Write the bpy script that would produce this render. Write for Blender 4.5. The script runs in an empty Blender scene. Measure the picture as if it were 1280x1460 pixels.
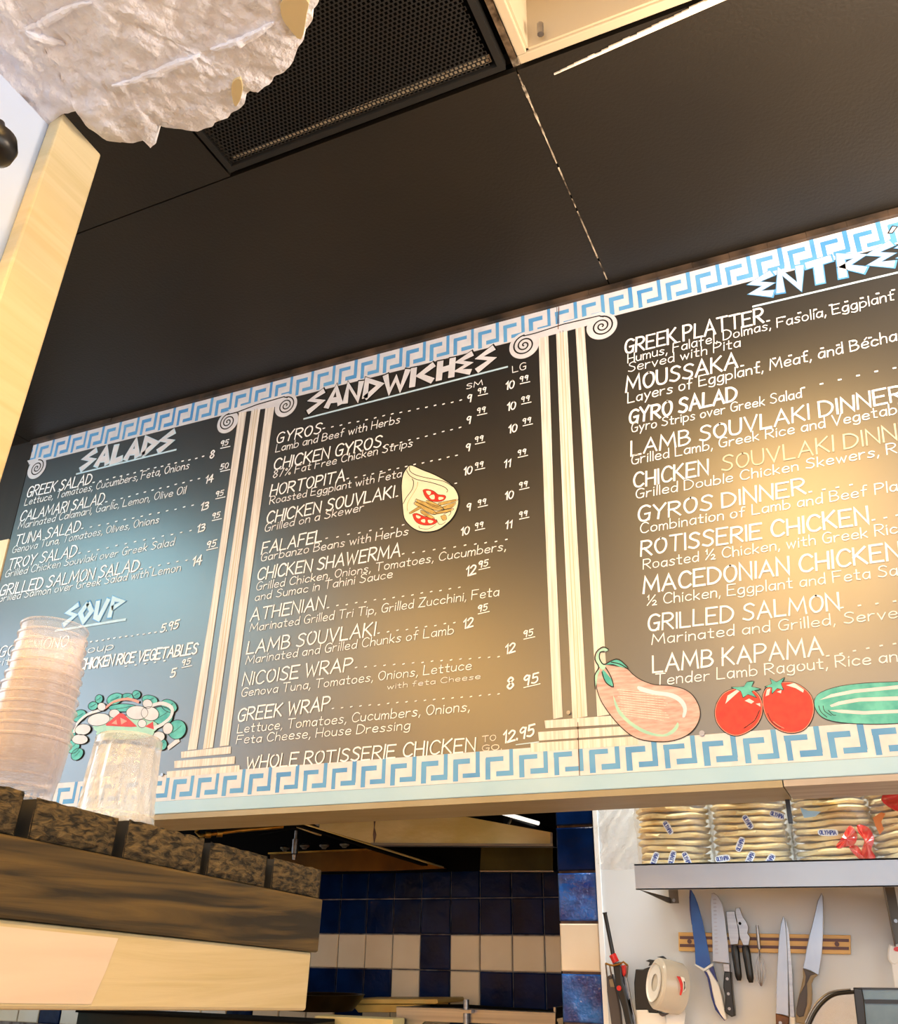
import bpy, bmesh, math, random
from mathutils import Vector, Matrix, noise
random.seed(7)
S = bpy.context.scene
# ------------------------------------------------------------------ camera
F = 1290.0; CX, CY = 640.0, 730.0; Z0 = 1.15; CD = 1.6986
def nrm(v): return v.normalized()
Zc = nrm(Vector((685-CX, -1930-CY, F)))
Xc = -nrm(Vector((-2516-CX, 1312-CY, F)))
Zc = nrm(Zc - Xc*Xc.dot(Zc)); Yc = Zc.cross(Xc)
CAM = Vector((0, -CD, Z0))
def c2w(v): return Vector((Xc.dot(v), Yc.dot(v), Zc.dot(v)))
def ray(px, py): return c2w(Vector(((px-CX)/F, (py-CY)/F, 1.0)))
def at(px, py, Y=0.0):                       # point of the wall plane y=Y seen at a photo pixel
    r = ray(px, py); return CAM + r*((Y-CAM.y)/r.y)
def atz(px, py, z):
    r = ray(px, py); return CAM + r*((z-CAM.z)/r.z)
cd = bpy.data.cameras.new('camera'); cam = bpy.data.objects.new('camera', cd)
S.collection.objects.link(cam); S.camera = cam
cd.sensor_fit = 'HORIZONTAL'; cd.sensor_width = 36; cd.lens = F/1280*36; cd.clip_start = .02
rx, ry, rz = c2w(Vector((1,0,0))), c2w(Vector((0,-1,0))), c2w(Vector((0,0,-1)))
m = Matrix(((rx.x,ry.x,rz.x),(rx.y,ry.y,rz.y),(rx.z,ry.z,rz.z))).to_4x4(); m.translation = CAM
cam.matrix_world = m
# ------------------------------------------------------------------ world, lights, exposure
w = bpy.data.worlds.new('sky'); S.world = w; w.use_nodes = True
bg = w.node_tree.nodes['Background']; bg.inputs[0].default_value = (.72,.86,1,1); bg.inputs[1].default_value = 2.2
vs = S.view_settings; vs.view_transform = 'Standard'; vs.look = 'None'; vs.gamma = 1; vs.use_curve_mapping = False
vs.exposure = .15
def area(name, loc, tgt, sx, sy, col, power):
    l = bpy.data.lights.new(name, 'AREA'); l.shape = 'RECTANGLE'; l.size = sx; l.size_y = sy; l.color = col; l.energy = power
    o = bpy.data.objects.new(name, l); S.collection.objects.link(o); o.location = loc
    o.rotation_euler = (Vector(tgt)-Vector(loc)).to_track_quat('-Z','Y').to_euler(); return o
area('dining_window_daylight', (.3,-5.3,1.75), (.3,0,1.2), 3.2, 1.5, (.80,.90,1), 46)
area('left_window_daylight', (-3.35,-1.35,2.0), (-1.0,-.6,1.7), 1.6, .8, (.62,.83,1), 14)
area('added_warm_fill_right', (2.15,-1.5,1.5), (.3,-.5,2.4), 1.5, 1.3, (1,.82,.60), 16)  # unseen warm fill, added to grade the ceiling brighter towards the right
area('added_ceiling_fill', (.50,-.72,2.0), (.25,-.60,2.6), .4, .3, (1,.78,.58), 30)  # free-hanging unseen light added to brighten the right part of the ceiling
area('kitchen_ceiling_lamp', (.35,.44,2.50), (.35,.52,0), 1.6, .24, (.88,.95,1), 66)
area('kitchen_ceiling_lamp', (-1.2,.42,2.50), (-1.1,.95,1.2), .7, .2, (1,.90,.70), 26)

# ------------------------------------------------------------------ helpers
COL = S.collection
def link(o): COL.objects.link(o)
class MB:
    def __init__(s): s.v = []; s.f = []; s.k = 0
    def add(s, vs_, fs): 
        b = len(s.v); s.v += [Vector(p) for p in vs_]; s.f += [tuple(i+b for i in f) for f in fs]
    def hexa(s, P):           # 8 points: bottom ring 0-3, top ring 4-7
        s.add(P, [(3,2,1,0),(4,5,6,7),(0,1,5,4),(1,2,6,5),(2,3,7,6),(3,0,4,7)])
    def box(s, a, b, fn=None):
        (x0,y0,z0),(x1,y1,z1) = a, b
        P = [(x0,y0,z0),(x1,y0,z0),(x1,y1,z0),(x0,y1,z0),(x0,y0,z1),(x1,y0,z1),(x1,y1,z1),(x0,y1,z1)]
        if fn: P = [fn(*p) for p in P]
        s.hexa(P)
    def prism(s, pts, off, inset=0.0, raise_=0.0):   # pts planar loop (3D), off = extrusion vector towards the back
        n = len(pts); pts = [Vector(p) for p in pts]; off = Vector(off)
        c = sum(pts, Vector())/n
        rings = [[p+off for p in pts], pts]
        if inset:
            d = -off.normalized()*raise_; r = []
            for i,p in enumerate(pts):
                a, b = pts[i-1], pts[(i+1)%n]; t = (b-a).normalized() if (b-a).length > 1e-9 else Vector((1,0,0))
                nn = t.cross(off.normalized())
                if nn.dot(c-p) < 0 and s_area(pts, off) > 0: pass
                nn = nn*(1 if s_area(pts, off) > 0 else -1)
                r.append(p + nn*inset + d)
            rings.append(r)
        b = len(s.v)
        for r in rings: s.v += r
        for k in range(len(rings)-1):
            for i in range(n):
                j = (i+1)%n; s.f.append((b+k*n+i, b+k*n+j, b+(k+1)*n+j, b+(k+1)*n+i))
        s.f.append(tuple(b+i for i in range(n))[::-1]); s.f.append(tuple(b+(len(rings)-1)*n+i for i in range(n)))
    def tube(s, pts, r, seg=8, cap=True):
        pts = [Vector(p) for p in pts]; n = len(pts); rr = r if isinstance(r, (list,tuple)) else [r]*n
        b = len(s.v); up = None
        for i,p in enumerate(pts):
            t = (pts[min(i+1,n-1)]-pts[max(i-1,0)]).normalized()
            if up is None: up = Vector((0,0,1)) if abs(t.z) < .9 else Vector((0,1,0))
            a = t.cross(up).normalized(); c = a.cross(t).normalized(); up = c
            for k in range(seg):
                an = 2*math.pi*k/seg; s.v.append(p + (a*math.cos(an)+c*math.sin(an))*rr[i])
        for i in range(n-1):
            for k in range(seg):
                j = (k+1)%seg; s.f.append((b+i*seg+k, b+i*seg+j, b+(i+1)*seg+j, b+(i+1)*seg+k))
        if cap:
            s.f.append(tuple(b+k for k in range(seg))[::-1]); s.f.append(tuple(b+(n-1)*seg+k for k in range(seg)))
    def lathe(s, prof, seg=32, c=(0,0,0), rf=None, caps=True, ax=None):
        b = len(s.v); c = Vector(c)
        for (r,z) in prof:
            for k in range(seg):
                a = 2*math.pi*k/seg; q = r*(rf(a,z) if rf else 1)
                p = Vector((q*math.cos(a), q*math.sin(a), z)); p = (ax @ p) if ax else p
                s.v.append(c+p)
        for i in range(len(prof)-1):
            for k in range(seg):
                j = (k+1)%seg; s.f.append((b+i*seg+k, b+i*seg+j, b+(i+1)*seg+j, b+(i+1)*seg+k))
        if caps:
            s.f.append(tuple(b+k for k in range(seg))[::-1]); s.f.append(tuple(b+(len(prof)-1)*seg+k for k in range(seg)))
    def build(s, name, mt, parent=None, smooth=False, bevel=0, origin=None):
        me = bpy.data.meshes.new(name)
        if parent is not None: o0 = world_loc(parent)
        elif origin is not None: o0 = Vector(origin)
        else:
            xs=[p.x for p in s.v]; ys=[p.y for p in s.v]; zs=[p.z for p in s.v]
            o0 = Vector(((min(xs)+max(xs))/2,(min(ys)+max(ys))/2,min(zs)))
        me.from_pydata([tuple(p-o0) for p in s.v], [], s.f); me.validate(); me.update()
        if smooth:
            me.polygons.foreach_set('use_smooth', [True]*len(me.polygons))
            me.set_sharp_from_angle(angle=math.radians(38))
        o = bpy.data.objects.new(name, me); link(o)
        if mt: me.materials.append(mt)
        if parent is not None: o.parent = parent
        else: o.location = o0
        if bevel:
            b = o.modifiers.new('bevel','BEVEL'); b.width = bevel; b.segments = 2; b.limit_method = 'ANGLE'
        return o
def world_loc(o):
    p = Vector(o.location)
    while o.parent: o = o.parent; p += Vector(o.location)
    return p
def s_area(pts, off):
    n = Vector(); 
    for i in range(len(pts)): n += pts[i].cross(pts[(i+1)%len(pts)])
    return -1 if n.dot(off) > 0 else 1
def tag(o, label=None, cat=None, group=None, kind=None):
    if label: o['label'] = label
    if cat: o['category'] = cat
    if group: o['group'] = group
    if kind: o['kind'] = kind
    return o
def thing(name, loc, label, cat, group=None):
    o = bpy.data.objects.new(name, None); link(o); o.location = loc; o.empty_display_size = .05
    return tag(o, label, cat, group)
def struct(o): o['kind'] = 'structure'; return o

# ------------------------------------------------------------------ materials
def lin(c): return tuple((x/12.92 if x <= .04045 else ((x+.055)/1.055)**2.4) for x in [v/255 for v in c]) + (1,)
def mat(name, rgb, rough=.5, metal=0, var=None, scale=8, stretch=(1,1,1), bump=0, bscale=None, spec=.5, amount=1, trans=0, coat=0, rnd=0, detail=4):
    mt = bpy.data.materials.new(name); mt.use_nodes = True; nt = mt.node_tree; N = nt.nodes; L = nt.links
    P = N['Principled BSDF']; c = lin(rgb)
    P.inputs['Base Color'].default_value = c; P.inputs['Roughness'].default_value = rough; P.inputs['Metallic'].default_value = metal
    P.inputs['Specular IOR Level'].default_value = spec; P.inputs['Transmission Weight'].default_value = trans; P.inputs['Coat Weight'].default_value = coat
    tc = N.new('ShaderNodeTexCoord'); mp = N.new('ShaderNodeMapping'); mp.inputs['Scale'].default_value = stretch
    L.new(tc.outputs['Object'], mp.inputs[0])
    if rnd:
        oi = N.new('ShaderNodeObjectInfo'); ad = N.new('ShaderNodeVectorMath'); ad.operation = 'ADD'
        mu = N.new('ShaderNodeMath'); mu.operation = 'MULTIPLY'; mu.inputs[1].default_value = 37.0
        L.new(oi.outputs['Random'], mu.inputs[0]); L.new(mp.outputs[0], ad.inputs[0]); L.new(mu.outputs[0], ad.inputs[1]); vec = ad.outputs[0]
    else: vec = mp.outputs[0]
    if var:
        n = N.new('ShaderNodeTexNoise'); n.inputs['Scale'].default_value = scale; n.inputs['Detail'].default_value = detail
        L.new(vec, n.inputs['Vector']); r = N.new('ShaderNodeMapRange'); r.inputs[1].default_value = .35; r.inputs[2].default_value = .65
        r.inputs[4].default_value = amount
        L.new(n.outputs[0], r.inputs[0]); x = N.new('ShaderNodeMix'); x.data_type = 'RGBA'
        x.inputs[6].default_value = c; x.inputs[7].default_value = lin(var); L.new(r.outputs[0], x.inputs[0]); L.new(x.outputs[2], P.inputs['Base Color'])
    if bump:
        n2 = N.new('ShaderNodeTexNoise'); n2.inputs['Scale'].default_value = bscale or scale; n2.inputs['Detail'].default_value = 4
        L.new(vec, n2.inputs['Vector']); b = N.new('ShaderNodeBump'); b.inputs['Strength'].default_value = bump; b.inputs['Distance'].default_value = .01
        L.new(n2.outputs[0], b.inputs['Height']); L.new(b.outputs[0], P.inputs['Normal'])
    return mt
def wood(name, a, b, scale, axis_stretch, rough=.55, bump=.25, dist=6):
    mt = mat(name, a, rough); nt = mt.node_tree; N = nt.nodes; L = nt.links; P = N['Principled BSDF']
    tc = N.new('ShaderNodeTexCoord'); mp = N.new('ShaderNodeMapping'); mp.inputs['Scale'].default_value = axis_stretch; L.new(tc.outputs['Object'], mp.inputs[0])
    wv = N.new('ShaderNodeTexNoise'); wv.inputs['Scale'].default_value = scale; wv.inputs['Detail'].default_value = 6; wv.inputs['Distortion'].default_value = dist*.2
    L.new(mp.outputs[0], wv.inputs['Vector']); r = N.new('ShaderNodeMapRange'); r.inputs[1].default_value = .38; r.inputs[2].default_value = .64
    L.new(wv.outputs[0], r.inputs[0]); x = N.new('ShaderNodeMix'); x.data_type = 'RGBA'; x.inputs[6].default_value = lin(a); x.inputs[7].default_value = lin(b)
    L.new(r.outputs[0], x.inputs[0]); L.new(x.outputs[2], P.inputs['Base Color'])
    bp = N.new('ShaderNodeBump'); bp.inputs['Strength'].default_value = bump; bp.inputs['Distance'].default_value = .004
    L.new(wv.outputs[0], bp.inputs['Height']); L.new(bp.outputs[0], P.inputs['Normal']); return mt
M = {}
M['paint_white'] = mat('white_paint', (216,218,224), .5, var=(192,192,200), scale=30, stretch=(1,1,1), amount=.5)
M['paint_text'] = mat('white_lettering_paint', (250,252,255), .5, var=(222,226,230), scale=60, amount=.4)
M['paint_tan'] = mat('tan_lettering_paint', (206,194,172), .6, var=(184,168,142), scale=60, amount=.6)  # tanner and dimmer than the other lettering
M['paint_cream'] = mat('cream_column_paint', (234,230,224), .5, var=(188,178,166), scale=60, stretch=(4,1,.12), amount=.75)
M['paint_blue'] = mat('blue_border_paint', (98,164,214), .5, var=(66,136,200), scale=9, amount=.8)
M['paint_pale'] = mat('pale_blue_paint', (196,222,236), .5, var=(168,204,226), scale=30, amount=.5)
M['paint_black'] = mat('black_outline_paint', (18,18,16), .6)
M['paint_teal'] = mat('teal_paint', (96,196,186), .5, var=(52,160,156), scale=40, amount=.9)
M['paint_mint'] = mat('mint_paint', (170,216,196), .5, var=(140,196,186), scale=50, amount=.7)
M['paint_red'] = mat('red_paint', (218,52,34), .5, var=(190,34,24), scale=60, amount=.9)
M['paint_pink'] = mat('pink_paint', (236,150,130), .5)
M['paint_mauve'] = mat('mauve_paint', (206,180,176), .5, var=(180,144,136), scale=120, stretch=(.3,1,1.4), amount=.9)
M['paint_olive'] = mat('golden_strip_paint', (206,176,100), .5, var=(160,124,60), scale=70, amount=.8)
M['paint_egg'] = mat('wrap_cream_paint', (240,232,200), .5, var=(214,218,190), scale=40, amount=.6)
M['trim_blue'] = mat('pale_blue_gloss_trim', (168,202,224), .35, var=(148,190,218), scale=5, amount=.6)
M['soffit'] = mat('greige_soffit_paint', (160,150,124), .5, var=(146,132,100), scale=5, stretch=(1,3,1), amount=.8, bump=.1, bscale=30)
M['soffit_grey'] = mat('worn_grey_soffit_paint', (190,182,174), .5, var=(150,138,128), scale=8, stretch=(.4,6,1), amount=.8)
M['ceiling'] = mat('satin_black_ceiling', (22,18,12), .48, var=(30,25,17), scale=2.5, amount=.8, spec=.45, bump=.1, bscale=140)
M['seam_white'] = mat('chipped_white_seam', (220,205,180), .6, var=(60,50,40), scale=40, amount=1)
M['tbar'] = mat('black_ceiling_grid', (12,10,7), .6)
M['black'] = mat('black_plastic', (14,14,15), .35)
M['blackm'] = mat('black_metal_and_shade', (6,5,4), .9, spec=.12)
M['brownwall'] = mat('dark_brown_panel', (34,26,18), .6, var=(22,16,10), scale=3, stretch=(8,1,1))
M['cream'] = wood('cream_painted_wood', (214,198,158), (204,187,142), 7, (1,.35,6), .5, .2)
M['creamwall'] = mat('cream_wall_paint', (236,216,176), .7)
M['cream_old'] = mat('bare_primer_patch', (226,210,192), .6, var=(218,198,180), scale=12, stretch=(1,.3,4), amount=.7)
M['bluewall'] = mat('pale_blue_wall_paint', (196,212,238), .7)
M['darkwood'] = wood('dark_stained_beam', (38,31,14), (100,80,40), 16, (1,.16,3.2), .55, .5)
M['slatside'] = mat('black_stained_slat_side', (16,12,7), .7)
M['bracket'] = mat('dull_steel_bracket', (104,98,90), .45, .7)
M['endgrain'] = wood('dark_end_grain', (26,22,12), (100,84,54), 80, (1,.8,2.2), .8, 1.0, 3)
M['plaster'] = mat('rough_white_plaster', (230,236,252), .85, var=(226,226,234), scale=14, amount=.6, bump=.6, bscale=85)
M['whitewall'] = mat('kitchen_white_wall', (214,218,220), .45, var=(204,208,208), scale=3, amount=.7)
M['steel'] = mat('brushed_steel', (158,156,157), .34, 1, var=(122,120,124), scale=6, stretch=(.3,1,20), amount=.6)
M['steel_soft'] = mat('satin_steel_lip', (176,180,186), .45, .7, var=(160,162,170), scale=4, amount=.6)
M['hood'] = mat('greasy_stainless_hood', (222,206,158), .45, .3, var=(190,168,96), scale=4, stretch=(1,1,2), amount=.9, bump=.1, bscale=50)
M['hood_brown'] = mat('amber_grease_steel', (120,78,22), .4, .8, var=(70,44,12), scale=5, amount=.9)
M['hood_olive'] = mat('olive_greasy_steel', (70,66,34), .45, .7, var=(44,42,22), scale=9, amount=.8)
M['tile_blue'] = mat('navy_glazed_tile', (6,32,76), .2, var=(3,16,44), scale=9, amount=.9, bump=.35, bscale=16, rnd=1, spec=.10)
M['tile_bright'] = mat('bright_blue_glazed_tile', (26,100,180), .16, var=(6,40,104), scale=16, amount=1, bump=1.0, bscale=22, rnd=1, coat=.2)
M['tile_white'] = mat('ivory_glazed_tile', (232,214,186), .25, var=(222,200,168), scale=7, amount=.7, rnd=1, coat=.3)
M['grout'] = mat('brown_grout', (74,50,42), .8, var=(110,88,76), scale=40)
M['grout_lt'] = mat('pale_grout', (150,140,134), .8, var=(80,62,54), scale=25)
M['blade'] = mat('knife_blade_steel', (168,171,178), .36, .8, var=(134,140,152), scale=14, stretch=(1,1,.4), amount=.7)
M['blue_blade'] = mat('blue_coated_blade', (20,92,176), .35, .0, var=(14,78,160), scale=20)
M['white_pl'] = mat('white_plastic', (236,236,232), .4)
M['navy_pl'] = mat('navy_plastic', (24,40,120), .4)
M['grey_pl'] = mat('dark_grey_rubber', (74,68,68), .55)
M['tan_pl'] = mat('tan_plastic', (146,128,96), .5)
M['brownwood'] = mat('brown_wood_handle', (130,80,30), .5, var=(86,48,16), scale=30)
M['bamboo'] = mat('bamboo_strip', (222,178,104), .45, var=(206,156,80), scale=20, stretch=(.3,1,4))
M['magnet'] = mat('dark_magnet_strip', (92,64,62), .5, .3)
M['red'] = mat('red_plastic', (206,30,24), .35)
M['gold'] = mat('brass_pipe', (196,150,70), .35, .9, var=(150,104,36), scale=20)
M['pita'] = mat('pita_bread', (255,236,176), .8, var=(248,214,138), scale=26, amount=.9, bump=.3, bscale=50, rnd=1)
M['board_yellow'] = mat('yellow_cutting_board', (222,190,110), .5, var=(200,156,70), scale=10, amount=.8)
M['griddle'] = mat('greasy_griddle_steel', (54,46,26), .4, .6, var=(30,36,24), scale=7, amount=.9)
M['screen'] = mat('glossy_screen_glass', (88,112,132), .2, var=(120,146,160), scale=9, amount=.8)
M['floor'] = mat('floor_tile', (150,120,84), .5, var=(130,100,70), scale=3)
M['label_blue'] = mat('blue_label_print', (40,66,150), .5)
M['gold_blk'] = mat('golden_black_pan', (16,12,8), .35, .6, var=(60,40,10), scale=14, amount=.8)
def clear(name, col, alpha, rough=.08, bump=0, bs=40, gl=.25):     # thin clear plastic: mostly see-through with real gloss
    mt = bpy.data.materials.new(name); mt.use_nodes = True; nt = mt.node_tree; N = nt.nodes; L = nt.links
    N.remove(N['Principled BSDF']); out = N['Material Output']
    tr = N.new('ShaderNodeBsdfTransparent'); tr.inputs[0].default_value = (1,1,1,1)
    df = N.new('ShaderNodeBsdfPrincipled'); df.inputs['Base Color'].default_value = lin(col); df.inputs['Roughness'].default_value = rough; df.inputs['Coat Weight'].default_value = gl
    mx = N.new('ShaderNodeMixShader'); lw = N.new('ShaderNodeLayerWeight'); lw.inputs[0].default_value = .35
    mr = N.new('ShaderNodeMapRange'); mr.inputs[3].default_value = alpha; mr.inputs[4].default_value = min(1, alpha+.5)
    L.new(lw.outputs['Facing'], mr.inputs[0]); L.new(mr.outputs[0], mx.inputs[0]); L.new(tr.outputs[0], mx.inputs[1]); L.new(df.outputs[0], mx.inputs[2]); L.new(mx.outputs[0], out.inputs[0])
    if bump:
        tc = N.new('ShaderNodeTexCoord'); n = N.new('ShaderNodeTexNoise'); n.inputs['Scale'].default_value = bs; L.new(tc.outputs['Object'], n.inputs[0])
        b = N.new('ShaderNodeBump'); b.inputs['Strength'].default_value = bump; b.inputs['Distance'].default_value = .01; L.new(n.outputs[0], b.inputs['Height']); L.new(b.outputs[0], df.inputs['Normal']); L.new(b.outputs[0], lw.inputs['Normal'])
    return mt
M['cup'] = clear('clear_plastic_cup', (246,240,250), .16, .15, .3, 60)
M['glass'] = clear('clear_cut_tumbler', (236,240,248), .24, .08, .5, 60, 1)
M['bag'] = clear('clear_bag_film', (232,228,224), .1, .15, .8, 26, .6)
M['redbag'] = clear('red_printed_film', (214,40,36), .75, .2, .8, 40, .5)
def emis(name, col, st):
    mt = mat(name, (240,230,210), .5); P = mt.node_tree.nodes['Principled BSDF']; P.inputs['Emission Color'].default_value = lin(col); P.inputs['Emission Strength'].default_value = st; return mt
M['tube'] = emis('lit_lamp_tube', (255,222,166), 22)
M['fill_cool'] = emis('added_cool_glow', (160,224,240), 6.5)  # for the unseen panel added to tint the left board's sheen
M['fill_warm'] = emis('added_warm_glow', (255,196,106), 21)  # for the unseen panels added to give the boards their tan sheen
M['lamp_main'] = emis('lit_main_diffuser', (255,204,124), 19)
M['tube_cool'] = emis('lit_cool_tube', (255,250,240), 1)
M['troffer'] = mat('beige_lamp_housing', (176,162,136), .5)

# board surface: satin black paint with chalky wiped patches
def board_mat():
    mt = mat('satin_black_board', (7,8,8), .34, spec=1.0, coat=1); mt.node_tree.nodes['Principled BSDF'].inputs['Coat Roughness'].default_value = .38; mt.node_tree.nodes['Principled BSDF'].inputs['Coat IOR'].default_value = 1.75; nt = mt.node_tree; N = nt.nodes; L = nt.links; P = N['Principled BSDF']
    tc = N.new('ShaderNodeTexCoord'); mp = N.new('ShaderNodeMapping'); mp.inputs['Scale'].default_value = (1,1,.28); L.new(tc.outputs['Object'], mp.inputs[0])
    n = N.new('ShaderNodeTexNoise'); n.inputs['Scale'].default_value = 9; n.inputs['Detail'].default_value = 7; L.new(mp.outputs[0], n.inputs[0])
    r = N.new('ShaderNodeMapRange'); r.inputs[1].default_value = .5; r.inputs[2].default_value = .75; r.inputs[3].default_value = .37; r.inputs[4].default_value = .40
    L.new(n.outputs[0], r.inputs[0]); L.new(r.outputs[0], P.inputs['Roughness'])
    return mt
M['board'] = board_mat()
M['smear'] = None

# ------------------------------------------------------------------ the room
def room():
    H = Z0+1.425
    b = MB(); b.box((-4.4,-5.8,-.1),(3.2,2.0,0)); f = struct(b.build('floor', M['floor']))
    # ceiling: a dark deck with grid bars and separate satin panels
    b = MB(); b.box((-4.4,-5.8,H+.20),(3.2,2.0,H+.26)); ce = struct(b.build('ceiling', M['blackm']))
    # panels of the suspended ceiling, 2 x 4 ft bays
    xs = [-3.05,-2.228,-1.606,-.984,-.362,.260,.882,1.504,2.126,2.748]; ys = [-5.6,-4.36,-3.12,-1.88,-.64,0.004]
    for i in range(len(xs)-1):
        for j in range(len(ys)-1):
            x0,x1,y0,y1 = xs[i],xs[i+1],ys[j],ys[j+1]
            if j == 3 and i in (3,4): continue
            if j == 4:
                if i in (2,3,5,6): continue
                if i == 1: x1 = xs[4]
                if i == 4: x1 = xs[7]
            if (j == 3 and i == 0) or (j == 2 and i in (1,4)) or (j == 1 and i == 1): continue
            b = MB(); g = .0016; dz = random.uniform(0,.0012)
            b.box((x0+g,y0+g,H+dz),(x1-g,y1-g,H+.012+dz)); b.build('ceiling_panel', M['ceiling'] if j > 1 else M['creamwall'], ce)
    for k,x in enumerate(xs):
        b = MB(); b.box((x-.006,-5.6,H+.0135),(x+.006,.0 if k in (0,1,4,7,8,9) else -.63,H+.03)); b.build('grid_bar', M['seam_white'] if k in (4,) else M['tbar'], ce)
    for y in ys[:-1]:
        b = MB(); b.box((-3.05,y-.006,H+.031),(2.748,y+.006,H+.046)); b.build('grid_bar', M['tbar'], ce)
    # chipped pale paint along two seams
    b = MB(); rnd = random.Random(3); x = -.362
    for q in range(46):
        y = -.03-.6*q/46; 
        if rnd.random() < .93: ww = rnd.uniform(.0007,.0016)*(1.6 if y < -.5 else 1); b.box((x-ww,y-.0145,H-.0012),(x+ww,y,H-.0002))
    tag(b.build('chipped_seam', M['seam_white'], ce), 'thin chipped white line along the ceiling joint')
    b = MB(); rnd = random.Random(5)
    P0 = atz(790,106,H-.002); P1 = atz(1110,-34,H-.002)
    n = 30
    for q in range(n):
        t = q/n; a = P0.lerp(P1, t); c = P0.lerp(P1, (q+1)/n); wd = .0015+.0125*min(1,t*1.5) + rnd.uniform(-.0012,.0012)
        b.hexa([(a.x,a.y,H-.004),(c.x,c.y,H-.004),(c.x,c.y-wd,H-.004),(a.x,a.y-wd,H-.004),(a.x,a.y,H-.0005),(c.x,c.y,H-.0005),(c.x,c.y-wd,H-.0005),(a.x,a.y-wd,H-.0005)])
    tag(b.build('peeled_seam', mat('bare_white_seam', (244,232,214), .6, var=(220,190,150), scale=30, amount=.6), ce), 'bright peeled white line beside the ceiling lamp')
    # ceiling lamp: recessed troffer with tubes
    x0,x1,y0,y1 = -.350,.248,-1.868,-.652
    def added_glow_panel(x0,x1,y0,y1,m_,lab):  # unseen glowing panels, added for the glow they mirror in the boards
        t_ = thing('added_glow_panel', ((x0+x1)/2,(y0+y1)/2,H), lab, 'ceiling lamp')
        b = MB(); b.box((x0+.02,y0+.02,H+.006),(x1-.02,y1-.02,H+.010)); b.build('diffuser', m_, t_)
        b = MB()
        for a,c in (((x0+.002,y0+.002,H),(x1-.002,y0+.02,H+.012)),((x0+.002,y1-.02,H),(x1-.002,y1-.002,H+.012)),((x0+.002,y0+.02,H),(x0+.02,y1-.02,H+.012)),((x1-.02,y0+.02,H),(x1-.002,y1-.02,H+.012))): b.box(a,c)
        b.build('frame', M['troffer'], t_)
    added_glow_panel(-3.05,-2.228,-1.88,-.64,M['fill_cool'],'unseen cool glow panel added above the left wall window')
    added_glow_panel(-.362,.26,-3.12,-1.88,M['fill_warm'],'unseen warm glow panel added right behind the viewer')
    added_glow_panel(-2.228,-1.606,-3.12,-1.88,M['fill_warm'],'unseen warm glow panel added left of the viewer')
    added_glow_panel(-2.228,-1.606,-4.36,-3.12,M['fill_warm'],'unseen warm glow panel added over the dining room')
    lp = thing('ceiling_lamp', (-.05,-1.26,H), 'beige framed recessed lamp in the black ceiling beside the perforated grille', 'ceiling lamp')
    b = MB(); t = .018
    for a,c in (((x0,y0,H-.006),(x1,y0+t,H+.012)),((x0,y1-t,H-.006),(x1,y1,H+.012)),((x0,y0+t,H-.006),(x0+t,y1-t,H+.012)),((x1-t,y0+t,H-.006),(x1,y1-t,H+.012))): b.box(a,c)
    b.build('frame', M['troffer'], lp, bevel=.002)
    b = MB(); h = .13
    b.box((x0+t,y1-t-.004,H),(x1-t,y1-t,H+h)); b.box((x0+t,y0+t,H),(x1-t,y0+t+.004,H+h)); b.box((x0+t,y0+t,H),(x0+t+.004,y1-t,H+h)); b.box((x1-t-.004,y0+t,H),(x1-t,y1-t,H+h)); b.box((x0+t,y0+t,H+h),(x1-t,y1-t,H+h+.004))
    b.build('housing', M['troffer'], lp)
    b = MB(); b.box((x0+.03,y0+.03,H+.03),(x1-.03,y1-.36,H+.036)); b.build('diffuser', M['lamp_main'], lp)
    b = MB(); b.box((x0+.03,y1-.36,H+.02),(x1-.03,y1-.352,H+.129)); b.build('partition', M['troffer'], lp)
    b = MB(); b.tube([(x0+.05,y1-.035,H+.004),(x0+.05,y1-.035,H+.03)],.006,8); b.build('latch', M['steel'], lp)
    # perforated grille
    x0,x1 = -.978,-.378
    gr = thing('ceiling_grille', (-.68,-1.26,H), 'black perforated air grille set in the dark ceiling', 'grille')
    b = MB()
    for a,c in (((x0,y0,H-.004),(x1,y0+.012,H+.02)),((x0,y1-.012,H-.004),(x1,y1,H+.02)),((x0,y0+.012,H-.004),(x0+.012,y1-.012,H+.02)),((x1-.012,y0+.012,H-.004),(x1,y1-.012,H+.02))): b.box(a,c)
    b.build('frame', M['tbar'], gr)
    # perforated sheet with staggered hexagonal holes, real openings
    b = MB(); px_, py_ = .0088,.0076; r = .0026; nx = int((x1-x0-.03)/px_); ny = int(.62/py_)
    for j in range(ny):
        yc = y1-.016-py_*(j+.5)
        for i in range(nx):
            xc = x0+.015+px_*(i+.5)+(px_*.25 if j%2 else -px_*.25)
            o = [(xc-px_/2,yc-py_/2),(xc+px_/2,yc-py_/2),(xc+px_/2,yc+py_/2),(xc-px_/2,yc+py_/2)]
            q = [(xc-r,yc-r),(xc+r,yc-r),(xc+r,yc+r),(xc-r,yc+r)]
            b.add([(p[0],p[1],H) for p in o+q], [(k,(k+1)%4,4+(k+1)%4,4+k) for k in range(4)])
    b.add([(x0,y0,H),(x1,y0,H),(x1,y1-.016-py_*ny,H),(x0,y1-.016-py_*ny,H)],[(0,1,2,3)])
    tag(b.build('perforated_sheet', M['tbar'], gr), kind='stuff')
    b = MB(); b.hexa([(x0+.02,y1-.021,H+.008),(x1-.02,y1-.030,H+.008),(x1-.02,y1-.016,H+.008),(x0+.02,y1-.016,H+.008),(x0+.02,y1-.021,H+.012),(x1-.02,y1-.030,H+.012),(x1-.02,y1-.016,H+.012),(x0+.02,y1-.016,H+.012)]); tag(b.build('glint_strip', M['troffer'], gr), 'pale strip painting the glint seen through the holes')  # tapered pale strip stands in for light showing through the edge holes
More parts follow.
